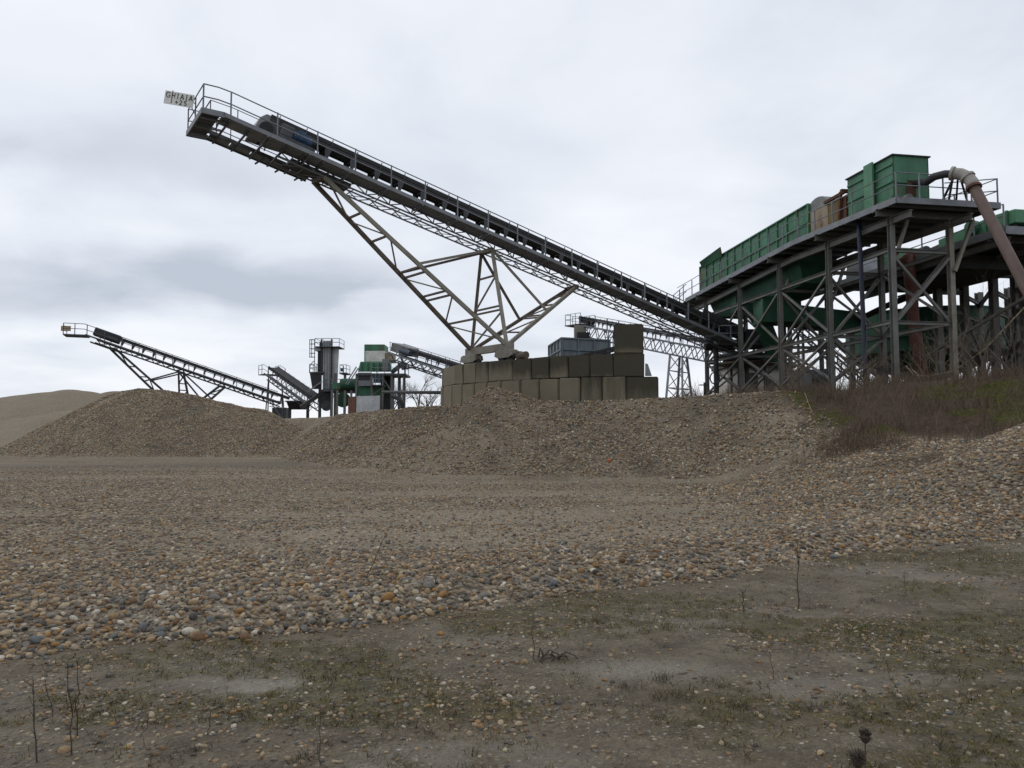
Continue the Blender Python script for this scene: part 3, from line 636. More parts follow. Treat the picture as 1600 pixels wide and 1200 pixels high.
def lattice(root, cv, a0, a1, bay, hb=0.5, ct=-0.05, cbm=-0.68, w_=0.06, mat='galv', laterals=True):
    p = cv.pt
    for sgn in (1, -1):
        for c, nm in ((ct, 'top_chord'), (cbm, 'bottom_chord')):
            bar(nm, p(a0, sgn * hb, c), p(a1, sgn * hb, c), w_ * 1.35, mat, root, up=cv.U)
    k = max(2, int(round((a1 - a0) / bay))); st = (a1 - a0) / k
    for i in range(k):
        a = a0 + i * st
        for sgn in (1, -1):
            mb = MB(); b = sgn * hb
            mb.bar(p(a + 0.02, b, ct), p(a + st / 2, b, cbm), w_, w_ * 0.6, cv.S); mb.bar(p(a + st / 2 + 0.02, b, cbm), p(a + st, b, ct), w_, w_ * 0.6, cv.S)
            mb.build('brace', mat, root)
        if laterals:
            mb = MB(); mb.bar(p(a, -hb, cbm), p(a, hb, cbm), w_ * 0.8); mb.bar(p(a, -hb, cbm + 0.01), p(a + st, hb, cbm + 0.01), w_ * 0.6)
            mb.build('lateral', mat, root)
def railing(root, pts, posts_at, h=1.05, r=0.022, mid=(0.52,), mat='rail', upv=None):
    """rails follow pts (deck points); a post at each of posts_at"""
    up = Vector((0, 0, 1)) if upv is None else upv
    for f, nm in [(1.0, 'top_rail')] + [(m_, 'middle_rail') for m_ in mid]:
        tube(nm, [Vector(q_) + up * h * f for q_ in pts], r, mat, root, 6)
    for q_ in posts_at: bar('railing_post', Vector(q_) - up * 0.05, Vector(q_) + up * h, 2 * r, mat, root)
def walkway(root, cv, a0, a1, b0, b1, step=1.78, mat='galv', brackets=True, edge=True, kick=True):
    p = cv.pt; k = max(1, int(round((a1 - a0) / step))); st = (a1 - a0) / k
    for i in range(k):
        a = a0 + i * st
        mb = MB(); 
        n_ = 5
        for j in range(n_):     # open bar grating: strips with gaps
            u0 = b0 + (b1 - b0) * (j + 0.06) / n_; u1 = b0 + (b1 - b0) * (j + 0.94) / n_
            mb.hexa([p(a + 0.02, u0, -0.03), p(a + st - 0.02, u0, -0.03), p(a + st - 0.02, u1, -0.03), p(a + 0.02, u1, -0.03), p(a + 0.02, u0, 0.0), p(a + st - 0.02, u0, 0.0), p(a + st - 0.02, u1, 0.0), p(a + 0.02, u1, 0.0)])
        mb.build('deck_panel', 'galv', root)
        if brackets:
            MB().bar(p(a, b0, -0.09), p(a, b1, -0.06), 0.06, 0.08, cv.U).bar(p(a, b0, -0.28), p(a, b1 - 0.12, -0.1), 0.045, 0.045, cv.U).build('deck_bracket', mat, root)
    if edge:
        MB().channel(p(a0, b1, 0.03), p(a1, b1, 0.03), 0.06, 0.17, 0.02, cv.U, 1).build('edge_channel', mat, root)

def strut(root, nm, a, b, w_=0.13, mat='olive'): return bar(nm, a, b, w_, mat, root)
def bogie(root, c, along, zrail, mat='olive'):
    """wheel housing on the rail under c, rolling direction along"""
    al = Vector(along).normalized(); sd_ = Vector((al.y, -al.x, 0)); up = Vector((0, 0, 1)); c = Vector(c)
    h = c.z - zrail
    poly = [c - al * 0.62 + up * -0.05, c - al * 0.70 - up * (h * 0.5), c - al * 0.42 - up * (h - 0.16), c + al * 0.42 - up * (h - 0.16), c + al * 0.70 - up * (h * 0.5), c + al * 0.62 - up * 0.05]
    for sgn in (1, -1):
        MB().prism([q_ + sd_ * (0.2 * sgn) for q_ in poly], sd_ * 0.03 * sgn).build('bogie_plate', mat, root)
    MB().obox(c - al * 0.6 - sd_ * 0.19 + up * -0.3, al * 1.2, sd_ * 0.38, up * 0.3).build('bogie_beam', mat, root, bevel=0.02)
    for k in (-0.34, 0.34):
        w0 = c + al * k - up * (h - 0.27)
        wh = MB().tube([w0 - sd_ * 0.1, w0 + sd_ * 0.1], 0.27, 18).build('wheel', 'darkmetal', root)
        MB().tube([w0 - sd_ * 0.17, w0 + sd_ * 0.17], 0.07, 10).build('axle', 'galv', wh)

SIGNSEG = {'G': [((.92, .80), (.70, .97)), ((.70, .97), (.35, .97)), ((.35, .97), (.08, .70)), ((.08, .70), (.08, .30)), ((.08, .30), (.35, .03)), ((.35, .03), (.75, .03)), ((.75, .03), (.92, .16)), ((.92, .16), (.92, .44)), ((.6, .44), (1.0, .44))],
 'H': [((.18, 0), (.18, 1)), ((.82, 0), (.82, 1)), ((.18, .5), (.82, .5))],
 'I': [((.5, 0), (.5, 1)), ((.3, .02), (.7, .02)), ((.3, .98), (.7, .98))],
 'A': [((.1, 0), (.5, 1)), ((.5, 1), (.9, 0)), ((.26, .36), (.74, .36))],
 '+': [((.1, .45), (.9, .45)), ((.5, .1), (.5, .8))],
 '2': [((.1, .72), (.3, .97)), ((.3, .97), (.65, .97)), ((.65, .97), (.85, .72)), ((.85, .72), (.1, .03)), ((.1, .03), (.9, .03))],
 '5': [((.85, .97), (.22, .97)), ((.22, .97), (.15, .55)), ((.15, .55), (.6, .6)), ((.6, .6), (.88, .32)), ((.88, .32), (.6, .03)), ((.6, .03), (.12, .1))]}
def lettering(root, o, ex, ey, text, x0, y0, cw, ch, gap, th_, nrm, mat):
    """letters built of strokes on a board; o board corner, ex/ey unit vectors"""
    x = x0
    for ch_ in text:
        w_ = cw * (0.62 if ch_ == 'I' else 1.0)
        mb = MB()
        for (a, b), (c, d) in SIGNSEG[ch_]:
            mb.bar(o + ex * (x + a * w_) + ey * (y0 + b * ch) + nrm * 0.008, o + ex * (x + c * w_) + ey * (y0 + d * ch) + nrm * 0.008, th_, 0.008, nrm)
        mb.build('letter', mat, root); x += w_ + gap

# ---------------------------------------------------------------- the big radial stacker
N0 = P(349, 179, 30.0); dh = Vector((0.83, 0.557, 0)).normalized(); nrm = Vector((dh.y, -dh.x, 0))
N1 = Pplane(1155, 537, N0, nrm)
cv = Conv(N0, N1, 1.45)
st = thing('stacker_conveyor', (-1.0, 37.2, 5.0), 'long grey radial stacker conveyor on tubular legs rolling behind the curved block wall', 'conveyor', 'stacking conveyors')
belt_line(st, cv, 1.9, cv.L + 1.6, 0.34, 1.10, bo=0.28)
lattice(st, cv, 2.6, cv.L + 0.8, 1.2, cbm=-0.32, w_=0.045)
walkway(st, cv, 0.0, cv.L - 0.2, 0.44, 1.45)
p = cv.pt; lv = cv.lv
posts = [p(0.45 + i * 1.76, 1.43, 0.05) for i in range(1, 17)]
A = lv(-0.76, 1.43, 0.02); A2 = lv(-0.2, 1.43, 0.02)
railing(st, [A, A2, p(0.35, 1.43, 0.02), p(cv.L - 1.4, 1.43, 0.02)], [A, p(0.3, 1.43, 0)] + posts, r=0.028, mat='galv')
Bq = lv(-0.76, -1.43, 0.02); Mq = lv(-0.76, 0.0, 0.02)
railing(st, [A, Bq], [Bq, Mq]); railing(st, [Bq, lv(-0.2, -1.43, 0.02), p(0.35, -1.43, 0.02), p(4.3, -1.43, 0.02)], [p(0.4, -1.43, 0), p(2.3, -1.43, 0), p(4.25, -1.43, 0)])
# level head platform: frame, planks
hp = MB()
hp.channel(lv(-0.8, 1.45, 0), lv(0.05, 1.45, 0), 0.06, 0.22, 0.02, (0, 0, 1), 1).channel(lv(-0.8, -1.45, 0), lv(0.05, -1.45, 0), 0.06, 0.22, 0.02, (0, 0, 1), -1)
hp.bar(lv(-0.8, 1.45, 0), lv(-0.8, -1.45, 0), 0.06, 0.22); hp.build('head_frame', 'galv', st)
for k in range(6):
    b0 = -1.38 + k * 0.47
    MB().hexa([lv(-0.75, b0, -0.05), lv(-0.1, b0, -0.05), lv(-0.1, b0 + 0.42, -0.05), lv(-0.75, b0 + 0.42, -0.05), lv(-0.75, b0, -0.01), lv(-0.1, b0, -0.01), lv(-0.1, b0 + 0.42, -0.01), lv(-0.75, b0 + 0.42, -0.01)]).build('deck_plank', 'galvdark', st)
for k in range(3): bar('head_joist', lv(-0.75, -1.0 + k * 1.0, -0.12), lv(0.3, -1.0 + k * 1.0, -0.12), 0.08, 'galv', st)
walkway(st, cv, 0.0, 4.5, -1.45, -0.7, 0.9, brackets=False, edge=False)
for b in (-1.45, -0.68): MB().channel(p(-0.1, b, 0), p(4.5, b, 0), 0.05, 0.16, 0.02, cv.U, 1).build('edge_channel', 'galvdark', st)
for k in range(6): bar('deck_joist', p(0.3 + k * 0.8, -1.5, -0.1), p(0.3 + k * 0.8, 1.4, -0.1), 0.07, 'galvdark', st)
# pulley guard rail at the very head
railing(st, [lv(-0.3, 0.55, 0), p(0.6, 0.55, 0.02), p(1.9, 0.55, 0.02)], [lv(-0.3, 0.55, 0), p(0.8, 0.55, 0)], 0.85, 0.018)
railing(st, [lv(-0.3, -0.55, 0), p(0.6, -0.55, 0.02), p(1.9, -0.55, 0.02)], [lv(-0.3, -0.55, 0), p(0.8, -0.55, 0)], 0.85, 0.018)
bar('guard_rail', lv(-0.3, 0.55, 0.84), lv(-0.3, -0.55, 0.84), 0.036, 'rail', st)
# hood over the head pulley, pulley, gearbox and motor
hood = [(1.35, 0.22), (1.5, 0.95), (1.72, 1.2), (3.0, 1.22), (3.9, 1.16), (3.9, 0.5), (2.4, 0.3)]
MB().prism([p(a, -0.66, c) for a, c in hood], cv.S * 1.32).build('pulley_hood', 'greycover', st, bevel=0.03)
MB().tube([p(1.85, -0.6, 0.55), p(1.85, 0.72, 0.55)], 0.3, 20).build('head_pulley', 'belt', st)
MB().obox(p(2.35, 0.67, 0.42), cv.D * 0.55, cv.S * 0.4, cv.U * 0.52).build('gearbox', 'galvdark', st, bevel=0.04)
mt_o = MB().tube([p(2.9, 0.9, 0.62), p(3.75, 0.9, 0.62)], 0.24, 18).build('motor', 'motorblue', st)
for k in range(7): MB().tube([p(3.0 + k * 0.08, 0.9, 0.62), p(3.025 + k * 0.08, 0.9, 0.62)], 0.27, 16).build('cooling_fin', 'motorblue', mt_o)
MB().tube([p(3.72, 0.9, 0.62), p(3.86, 0.9, 0.62)], 0.26, 18).build('fan_cowl', 'black', mt_o)
MB().obox(p(3.1, 0.8, 0.84), cv.D * 0.3, cv.S * 0.22, cv.U * 0.14).build('terminal_box', 'motorblue', mt_o)
seg_box(cv, 2.3, 3.9, 0.62, 1.15, 0.06, 0.4).build('motor_bed', 'galvdark', st)
seg_box(cv, 3.2, 6.0, -0.45, 0.45, -0.25, -0.1).build('belt_scraper_tray', 'galvdark', st)
# gussets hanging under the head
for a in (2.4, 3.3, 4.2): bar('hanger', p(a, -0.6, -0.05), p(a - 0.25, -1.3, -0.3), 0.06, 'galvdark', st)
# legs
Rn = P(792, 540, 35.9); Ln = P(737, 548, 38.3)
n_a, f_a = cv.at_px(506, 0.5, -0.34), cv.at_px(490, -0.5, -0.34)
n_b, f_b = cv.at_px(769, 0.5, -0.34), cv.at_px(752, -0.5, -0.34)
n_c, f_c = cv.at_px(902, 0.5, -0.34), cv.at_px(886, -0.5, -0.34)
strut(st, 'long_leg', n_a, Rn, 0.17); strut(st, 'long_leg', f_a, Ln, 0.17, 'brownsteel')
strut(st, 'upright', n_b, Rn, 0.15); strut(st, 'upright', f_b, Ln, 0.15, 'brownsteel')
strut(st, 'rear_leg', n_c, Rn, 0.16); strut(st, 'rear_leg', f_c, Ln, 0.16, 'brownsteel')
for t in (0.20, 0.335, 0.515, 0.545, 0.66, 0.685, 0.83): strut(st, 'rung', lerp(n_a, Rn, t), lerp(f_a, Ln, t), 0.09, 'brownsteel')
for t0, t1, s_ in ((0.03, 0.2, 1), (0.22, 0.335, 0), (0.35, 0.5, 1), (0.55, 0.66, 0), (0.69, 0.82, 1), (0.84, 0.96, 0)):
    a, b = (lerp(n_a, Rn, t0), lerp(f_a, Ln, t1)) if s_ else (lerp(f_a, Ln, t0), lerp(n_a, Rn, t1))
    strut(st, 'diagonal', a, b, 0.065, 'olive')
for t in (0.28, 0.60, 0.64): strut(st, 'rung', lerp(n_b, Rn, t), lerp(f_b, Ln, t), 0.085, 'brownsteel')
for a, b in ((lerp(n_b, Rn, 0.28), lerp(f_b, Ln, 0.6)), (lerp(f_b, Ln, 0.66), lerp(n_b, Rn, 0.97)), (lerp(n_b, Rn, 0.66), lerp(f_b, Ln, 0.97))): strut(st, 'diagonal', a, b, 0.07)
for t in (0.16, 0.33, 0.52, 0.56, 0.8): strut(st, 'rung', lerp(n_c, Rn, t), lerp(f_c, Ln, t * 0.9), 0.08, 'brownsteel')
for t0, t1 in ((0.05, 0.3), (0.36, 0.5), (0.58, 0.85)): strut(st, 'diagonal', lerp(n_c, Rn, t0), lerp(f_c, Ln, t1), 0.06)
strut(st, 'tie_beam', lerp(n_a, Rn, 0.50), n_b, 0.12); strut(st, 'tie_beam', lerp(f_a, Ln, 0.515), f_b, 0.12, 'brownsteel')
strut(st, 'stay', n_b, lerp(n_c, Rn, 0.46), 0.11); strut(st, 'stay', f_b, lerp(f_c, Ln, 0.52), 0.11, 'brownsteel')
for q_, r_ in ((n_a, f_a), (n_b, f_b), (n_c, f_c)): strut(st, 'head_beam', q_ + Vector((0, 0, 0.0)), r_, 0.2, 'brownsteel')
al = (Ln - Rn).normalized()
MB().bar(Rn - al * 0.4 - Vector((0, 0, 0.06)), Ln + al * 0.4 - Vector((0, 0, 0.06)), 0.26, 0.34).build('base_beam', 'olive', st)
ZR = 5.02
for c_ in (Rn, Ln): bogie(st, c_ - Vector((0, 0, 0.22)), al, ZR)
dm = Rn - al * 0.95 - Vector((0, 0, 0.55))
MB().tube([dm, dm - al * 0.55], 0.17, 14).build('drive_motor', 'brownsteel', st); MB().obox(dm + Vector((-.15, -.15, -.2)), (0.3, 0, 0), (0, 0.3, 0), (0, 0, .4)).build('drive_gearbox', 'brownsteel', st, bevel=0.03)
# tail: boot, pulley, pivot pin
tp = p(cv.L + 1.5, 0, 0.6); MB().tube([p(cv.L + 1.5, -0.6, 0.6), p(cv.L + 1.5, 0.6, 0.6)], 0.3, 18).build('tail_pulley', 'belt', st)
seg_box(cv, cv.L - 2.6, cv.L + 1.2, 0.62, 0.68, 0.9, 1.5).build('feed_boot_side', 'darkmetal', st); seg_box(cv, cv.L - 2.6, cv.L + 1.2, -0.68, -0.62, 0.9, 1.5).build('feed_boot_side', 'darkmetal', st)
tz = p(cv.L - 0.3, 0, -0.7)
MB().tube([(tz.x, tz.y, 4.2), (tz.x, tz.y, tz.z + 0.5)], 0.16, 16).build('pivot_post', 'darkmetal', st)

# the sign at its head
sa, sb, sc_ = P(255, 140.5, 30.55), P(300.5, 148.5, 30.75), P(255.5, 161, 30.55)
ex = (sb - sa).normalized(); ey = (sa - sc_); ey = (ey - ex * ey.dot(ex)).normalized(); nn = ex.cross(ey).normalized()
sw, sh_ = (sb - sa).length, (sa - sc_).length
sg = thing('sign_board', sc_, 'white board reading GHIAIA +25 on the big stacker head railing', 'sign')
MB().obox(sc_ - nn * 0.02, ex * sw, ey * sh_, nn * 0.02).build('board', 'signwhite', sg)
lettering(sg, sc_, ex, ey, 'GHIAIA', 0.05, sh_ * 0.50, 0.165, sh_ * 0.40, 0.035, 0.026, nn, 'black')
lettering(sg, sc_, ex, ey, '+25', 0.42, sh_ * 0.08, 0.125, sh_ * 0.34, 0.045, 0.026, nn, 'black')
MB().obox(sc_ + ex * 0.27 + ey * 0.05 + nn * 0.002, ex * 0.03, ey * (sh_ + 0.0), nn * 0.004).build('rusty_strap', 'rust', sg)
tube('bracket', [lerp(sb, sb - ey * sh_, 0.3) - ex * .02 - nn * 0.03, Mq + Vector((0, 0, 0.72))], 0.018, 'rail', sg, 6)
tube('bracket', [sb - ey * sh_ * 0.8 - ex * .02 - nn * 0.03, Mq + Vector((0, 0, 0.3))], 0.018, 'rail', sg, 6)

# ---------------------------------------------------------------- far stacker beyond the heap
fN0 = P(133, 523, 92.0); fd = Vector((0.93, 0.37, 0)).normalized(); fN1 = Pplane(440, 630, fN0, Vector((fd.y, -fd.x, 0)))
fv = Conv(fN0, fN1, 1.3)
fs = thing('stacker_conveyor', P(288, 650, 101), 'distant grey stacker conveyor on slanting legs behind the gravel heap', 'conveyor', 'stacking conveyors')
belt_line(fs, fv, 1.2, fv.L + 0.8, 0.4, 1.0, 1.25, bo=0.2); lattice(fs, fv, 1.2, fv.L, 1.25, cbm=-0.42, w_=0.08, mat='galvdark'); walkway(fs, fv, 0, fv.L, 0.5, 1.3, 2.2, mat='galvdark')
fq = fv.lv(-2.3, 1.28, 0); fq2 = fv.lv(-2.3, -1.28, 0)
railing(fs, [fq, fv.lv(-.1, 1.28, 0), fv.pt(fv.L - 0.5, 1.28, 0)], [fq, fv.lv(-1.1, 1.28, 0)] + [fv.pt(0.2 + i * 2.0, 1.28, 0) for i in range(int(fv.L / 2.0))], h=1.3, r=0.04)
railing(fs, [fq, fq2], [fq2], r=0.03)
MB().hexa([fv.lv(-2.35, -1.3, -.1), fv.lv(0.2, -1.3, -.1), fv.lv(0.2, 1.3, -.1), fv.lv(-2.35, 1.3, -.1), fv.lv(-2.35, -1.3, 0.02), fv.lv(0.2, -1.3, 0.02), fv.lv(0.2, 1.3, 0.02), fv.lv(-2.35, 1.3, 0.02)]).build('head_platform', 'galvdark', fs)
seg_box(fv, 0.6, 3.6, -0.7, 0.7, 0.35, 1.35).build('pulley_hood', 'darkmetal', fs, bevel=0.08)
MB().tube([fv.pt(2.2, 0.75, 0.6), fv.pt(3.4, 0.75, 0.6)], 0.28, 14).build('motor', 'darkmetal', fs)
seg_box(fv, 0.5, 4.2, -1.3, -0.5, -0.55, -0.4).build('service_platform', 'galvdark', fs)
fR, fL_ = P(300, 650, 100.5), P(281, 650, 103.0)
def legset(root, cvx, pxs, R_, L_, w_, mats=('olive', 'brownsteel')):
    nodes = []
    for i, (pn_, pf_) in enumerate(pxs):
        a, b = cvx.at_px(pn_, 0.5, -0.42), cvx.at_px(pf_, -0.5, -0.42); nodes.append((a, b))
        strut(root, 'leg', a, R_, w_, mats[0]); strut(root, 'leg', b, L_, w_, mats[1])
        for t in (0.25, 0.4, 0.6, 0.8): strut(root, 'rung', lerp(a, R_, t), lerp(b, L_, t), w_ * 0.6, mats[1])
        for t in (0.05, 0.42): strut(root, 'diagonal', lerp(a, R_, t), lerp(b, L_, t + 0.2), w_ * 0.5, mats[0])
        strut(root, 'head_beam', a, b, w_ * 1.2, mats[1])
    (a0, b0), (a1, b1), (a2, b2) = nodes
    strut(root, 'tie_beam', lerp(a0, R_, 0.45), a1, w_ * 0.7, mats[0]); strut(root, 'tie_beam', lerp(b0, L_, 0.47), b1, w_ * 0.7, mats[1])
    strut(root, 'stay', a1, lerp(a2, R_, 0.4), w_ * 0.7, mats[0]); strut(root, 'stay', b1, lerp(b2, L_, 0.45), w_ * 0.7, mats[1])
legset(fs, fv, ((182, 171), (287, 279), (351, 343)), fR, fL_, 0.22, ('galvdark', 'galvdark'))
fal = (fL_ - fR).normalized(); bar('base_beam', fR - fal * .4, fL_ + fal * .4, 0.3, 'galvdark', fs)
for c_ in (fR, fL_): bogie(fs, c_, fal, zt(c_.x, c_.y) + 0.0, 'galvdark')
fp = fv.pt(fv.L + 0.3, 0, -0.7); MB().obox((fp.x - .9, fp.y - .9, zt(fp.x, fp.y) - .2), (1.8, 0, 0), (0, 1.8, 0), (0, 0, fp.z - zt(fp.x, fp.y) + .4)).build('tail_block', 'darkmetal', fs)
MB().obox(P(95, 517, 92.3), (1.15, 0.06, -0.02), (0.0, 0.03, 0), (0, 0, 0.62)).build('sign_board', 'signold', None)
sgo = bpy.data.objects['sign_board.001']; tag(sgo, 'small stained yellowish board on the distant stacker head', 'sign')

# ---------------------------------------------------------------- short steep conveyor beside the far stacker
sN0 = P(412, 584, 88); sN1 = P(478, 632, 80)
sv_ = Conv(sN0, sN1, 1.0)
sc3 = thing('steep_conveyor', P(440, 640, 84), 'short steep dark conveyor leaning towards the elevator tower', 'conveyor')
belt_line(sc3, sv_, 0.0, sv_.L, 0.55, 0.8, 1.3); lattice(sc3, sv_, 0, sv_.L, 1.2, w_=0.07, mat='galvdark'); walkway(sc3, sv_, 0, sv_.L, 0.55, 1.0, 2.0, mat='galvdark')
for b in (1.0, -1.0): railing(sc3, [sv_.lv(-1.4, b, 0), sv_.lv(0, b, 0), sv_.pt(1.5, b, 0.0)], [sv_.lv(-1.4, b, 0), sv_.lv(-0.5, b, 0), sv_.pt(1.4, b, 0)], r=0.03)
MB().hexa([sv_.lv(-1.45, -1, -.1), sv_.lv(0.1, -1, -.1), sv_.lv(0.1, 1, -.1), sv_.lv(-1.45, 1, -.1), sv_.lv(-1.45, -1, 0), sv_.lv(0.1, -1, 0), sv_.lv(0.1, 1, 0), sv_.lv(-1.45, 1, 0)]).build('head_platform', 'galvdark', sc3)
for px in (420, 441):
    for b in (-0.5, 0.5):
        q_ = sv_.at_px(px, b, -0.7); strut(sc3, 'leg', q_, (q_.x + (px - 430) * 0.02, q_.y + b, zt(q_.x, q_.y)), 0.12, 'galvdark')
    a_, b_ = sv_.at_px(px, -0.5, -0.7), sv_.at_px(px, 0.5, -0.7)
for z_ in (3.9, 4.9, 5.6):
    a_, b_ = sv_.at_px(420, 0.5, -0.7), sv_.at_px(441, 0.5, -0.7); strut(sc3, 'cross_tie', (a_.x, a_.y + .5, z_), (b_.x + .1, b_.y + .5, z_ - 0.3), 0.08, 'galvdark')
strut(sc3, 'diagonal', (a_.x, a_.y + .5, 5.5), (b_.x, b_.y + .5, 3.3), 0.08, 'galvdark')

# ---------------------------------------------------------------- conveyor feeding the green crusher
gN0 = P(606, 551, 72); gN1 = P(722, 590, 66)
gv = Conv(gN0, gN1, 0.9)
gc = thing('feed_conveyor', P(700, 600, 67), 'inclined grey conveyor feeding the green crusher from behind the block wall', 'conveyor')
belt_line(gc, gv, 0.6, gv.L + 1.5, 0.5, 0.75, 1.4); lattice(gc, gv, 0, gv.L + 1.5, 1.4, w_=0.08, mat='galvdark'); walkway(gc, gv, 0.0, gv.L + 1.5, 0.52, 0.9, 2.0)
railing(gc, [gv.pt(a, 0.88, 0) for a in (0.2, gv.L + 1.4)], [gv.pt(0.3 + i * 1.9, 0.88, 0) for i in range(int(gv.L / 1.9) + 1)], r=0.026)
railing(gc, [gv.pt(a, -0.88, 0) for a in (0.2, gv.L + 1.4)], [gv.pt(0.3 + i * 1.9, -0.88, 0) for i in range(int(gv.L / 1.9) + 1)], r=0.026)
seg_box(gv, 0.0, 2.4, -0.7, 0.7, 0.2, 1.0).build('pulley_hood', 'greycover', gc, bevel=0.06)
MB().tube([gv.pt(1.6, 0.8, 0.55), gv.pt(2.9, 0.8, 0.55)], 0.25, 14).build('motor', 'bluebox', gc)
for b in (-0.4, 0.4):
    q_ = gv.pt(gv.L, b, -0.7); strut(gc, 'leg', q_, (q_.x, q_.y, zt(q_.x, q_.y)), 0.14, 'galvdark')
    q_ = gv.pt(1.2, b, -0.7); strut(gc, 'leg', q_, (q_.x, q_.y, zt(q_.x, q_.y)), 0.14, 'galvdark')

# ---------------------------------------------------------------- conveyor beyond the wall, with its trestle
mN0 = P(898, 507, 76); mN1 = P(1135, 552, 64)
mv = Conv(mN0, mN1, 0.95)
mc = thing('transfer_conveyor', P(1063, 616, 67), 'lattice conveyor passing behind the wall pillar to a trestle tower', 'conveyor')
belt_line(mc, mv, 0.0, mv.L, 0.5, 0.75, 1.5); lattice(mc, mv, 0.3, mv.L, 1.15, ct=-0.02, cbm=-1.05, w_=0.075, mat='galv'); walkway(mc, mv, 0, mv.L, 0.55, 0.95, 2.0)
for b in (0.93, -0.93): railing(mc, [mv.pt(2.6, b, 0), mv.pt(mv.L, b, 0)], [mv.pt(2.7 + i * 1.45, b, 0) for i in range(int((mv.L - 2.6) / 1.45))], h=1.15, r=0.025, mid=(0.45, 0.72))
for b in (1.1, -1.1): railing(mc, [mv.lv(-1.1, b, 0), mv.lv(0.9, b, 0)], [mv.lv(-1.1 + k * 0.66, b, 0) for k in range(4)], r=0.025)
railing(mc, [mv.lv(-1.1, 1.1, 0), mv.lv(-1.1, -1.1, 0)], [mv.lv(-1.1, 0, 0)], r=0.025)
MB().hexa([mv.lv(-1.15, -1.15, -.1), mv.lv(1.0, -1.15, -.1), mv.lv(1.0, 1.15, -.1), mv.lv(-1.15, 1.15, -.1), mv.lv(-1.15, -1.15, 0), mv.lv(1.0, -1.15, 0), mv.lv(1.0, 1.15, 0), mv.lv(-1.15, 1.15, 0)]).build('head_platform', 'galvdark', mc)
seg_box(mv, 0.1, 1.3, -0.5, 0.5, 0.25, 0.8).build('pulley_hood', 'darkmetal', mc, bevel=0.05)
pbox('discharge_chute', 898, 508, 916, 528, 75.2, 1.0, 'olive', mc); pbox('chute_lip', 902, 519, 921, 527, 74.9, 0.8, 'black', mc)
tz_ = zt(17, 66)
tops = [mv.at_px(1047, 0.5, -1.05), mv.at_px(1066, 0.5, -1.05), mv.at_px(1062, -0.5, -1.05), mv.at_px(1073, -0.5, -1.05)]
feet = [P(1039, 622, 66.3), P(1066, 622, 65.2), P(1057, 622, 69.5), P(1083, 622, 68.5)]
for a_, b_ in zip(tops, feet): strut(mc, 'trestle_leg', a_, (b_.x, b_.y, tz_ - 0.1), 0.17, 'galv')
F4 = [Vector((b_.x, b_.y, tz_)) for b_ in feet]
for i, j in ((0, 1), (1, 3), (3, 2), (2, 0)):
    for t in (0.3, 0.62, 0.93): strut(mc, 'trestle_tie', lerp(tops[i], F4[i], t), lerp(tops[j], F4[j], t), 0.075, 'galv')
    for t0, t1 in ((0.02, 0.3), (0.62, 0.32), (0.64, 0.92)): strut(mc, 'trestle_brace', lerp(tops[i], F4[i], t0), lerp(tops[j], F4[j], t1), 0.06, 'galv')
# ladder frame below its head, over the hopper
for px in (951, 958): strut(mc, 'hanger', P(px, 516, 74.2), P(px, 545, 74.2), 0.08, 'galv')
for y_ in (519, 527, 536): strut(mc, 'hanger_tie', P(944, y_, 74.2), P(958, y_, 74.2), 0.06, 'galv')

# grey steel hopper behind the wall
hz = zt(P(905, 620, 62).x, 64)
hp_ = thing('steel_hopper', (P(905, 560, 62).x, 62, hz), 'blue-grey ribbed steel hopper standing behind the block wall', 'hopper')
a_, b_ = P(875, 527, 60), P(952, 529, 64); base_z = hz + 0.0
c1, c2, c3 = P(858, 532, 65.5), P(878, 527, 60), P(952, 529, 61.5)
zt_, zb_ = c2.z, c2.z - 1.9
A3 = [Vector((c2.x, c2.y, 0)), Vector((c3.x, c3.y, 0)), Vector((c3.x - 1.0, c3.y + 5.0, 0)), Vector((c1.x, c1.y, 0))]
def up_(v_, z_): return Vector((v_.x, v_.y, z_))
for i in range(4):
    u, v_ = A3[i], A3[(i + 1) % 4]; nin = Vector((-(v_ - u).y, (v_ - u).x, 0)).normalized() * 0.06
    w_o = MB().hexa([up_(u, zb_), up_(v_, zb_), up_(v_ + nin, zb_), up_(u + nin, zb_), up_(u, zt_), up_(v_, zt_), up_(v_ + nin, zt_), up_(u + nin, zt_)]).build('side_wall', 'hopper', hp_)
    k = 4 if i in (1, 3) else 3
    for t in range(k + 1):
        q_ = lerp(u, v_, t / k); MB().bar(up_(q_ - nin, zb_), up_(q_ - nin, zt_), 0.09, 0.09).build('rib', 'hopper', w_o)
    for z_ in (zb_ + 0.95, zt_ - 0.05): MB().bar(up_(u - nin, z_), up_(v_ - nin, z_), 0.1, 0.1).build('flange', 'hopper', w_o)
cen = sum((v_ for v_ in A3), Vector()) / 4
MB().hexa([up_(lerp(v_, cen, 0.6), zb_ - 1.3) for v_ in A3] + [up_(lerp(v_, cen, 0.02), zb_ + 0.02) for v_ in A3]).build('cone', 'hopper', hp_)
for v_ in A3: strut(hp_, 'leg', up_(lerp(v_, cen, 0.05), zb_ + 0.1), up_(lerp(v_, cen, 0.05), hz - 0.1), 0.2, 'galvdark')
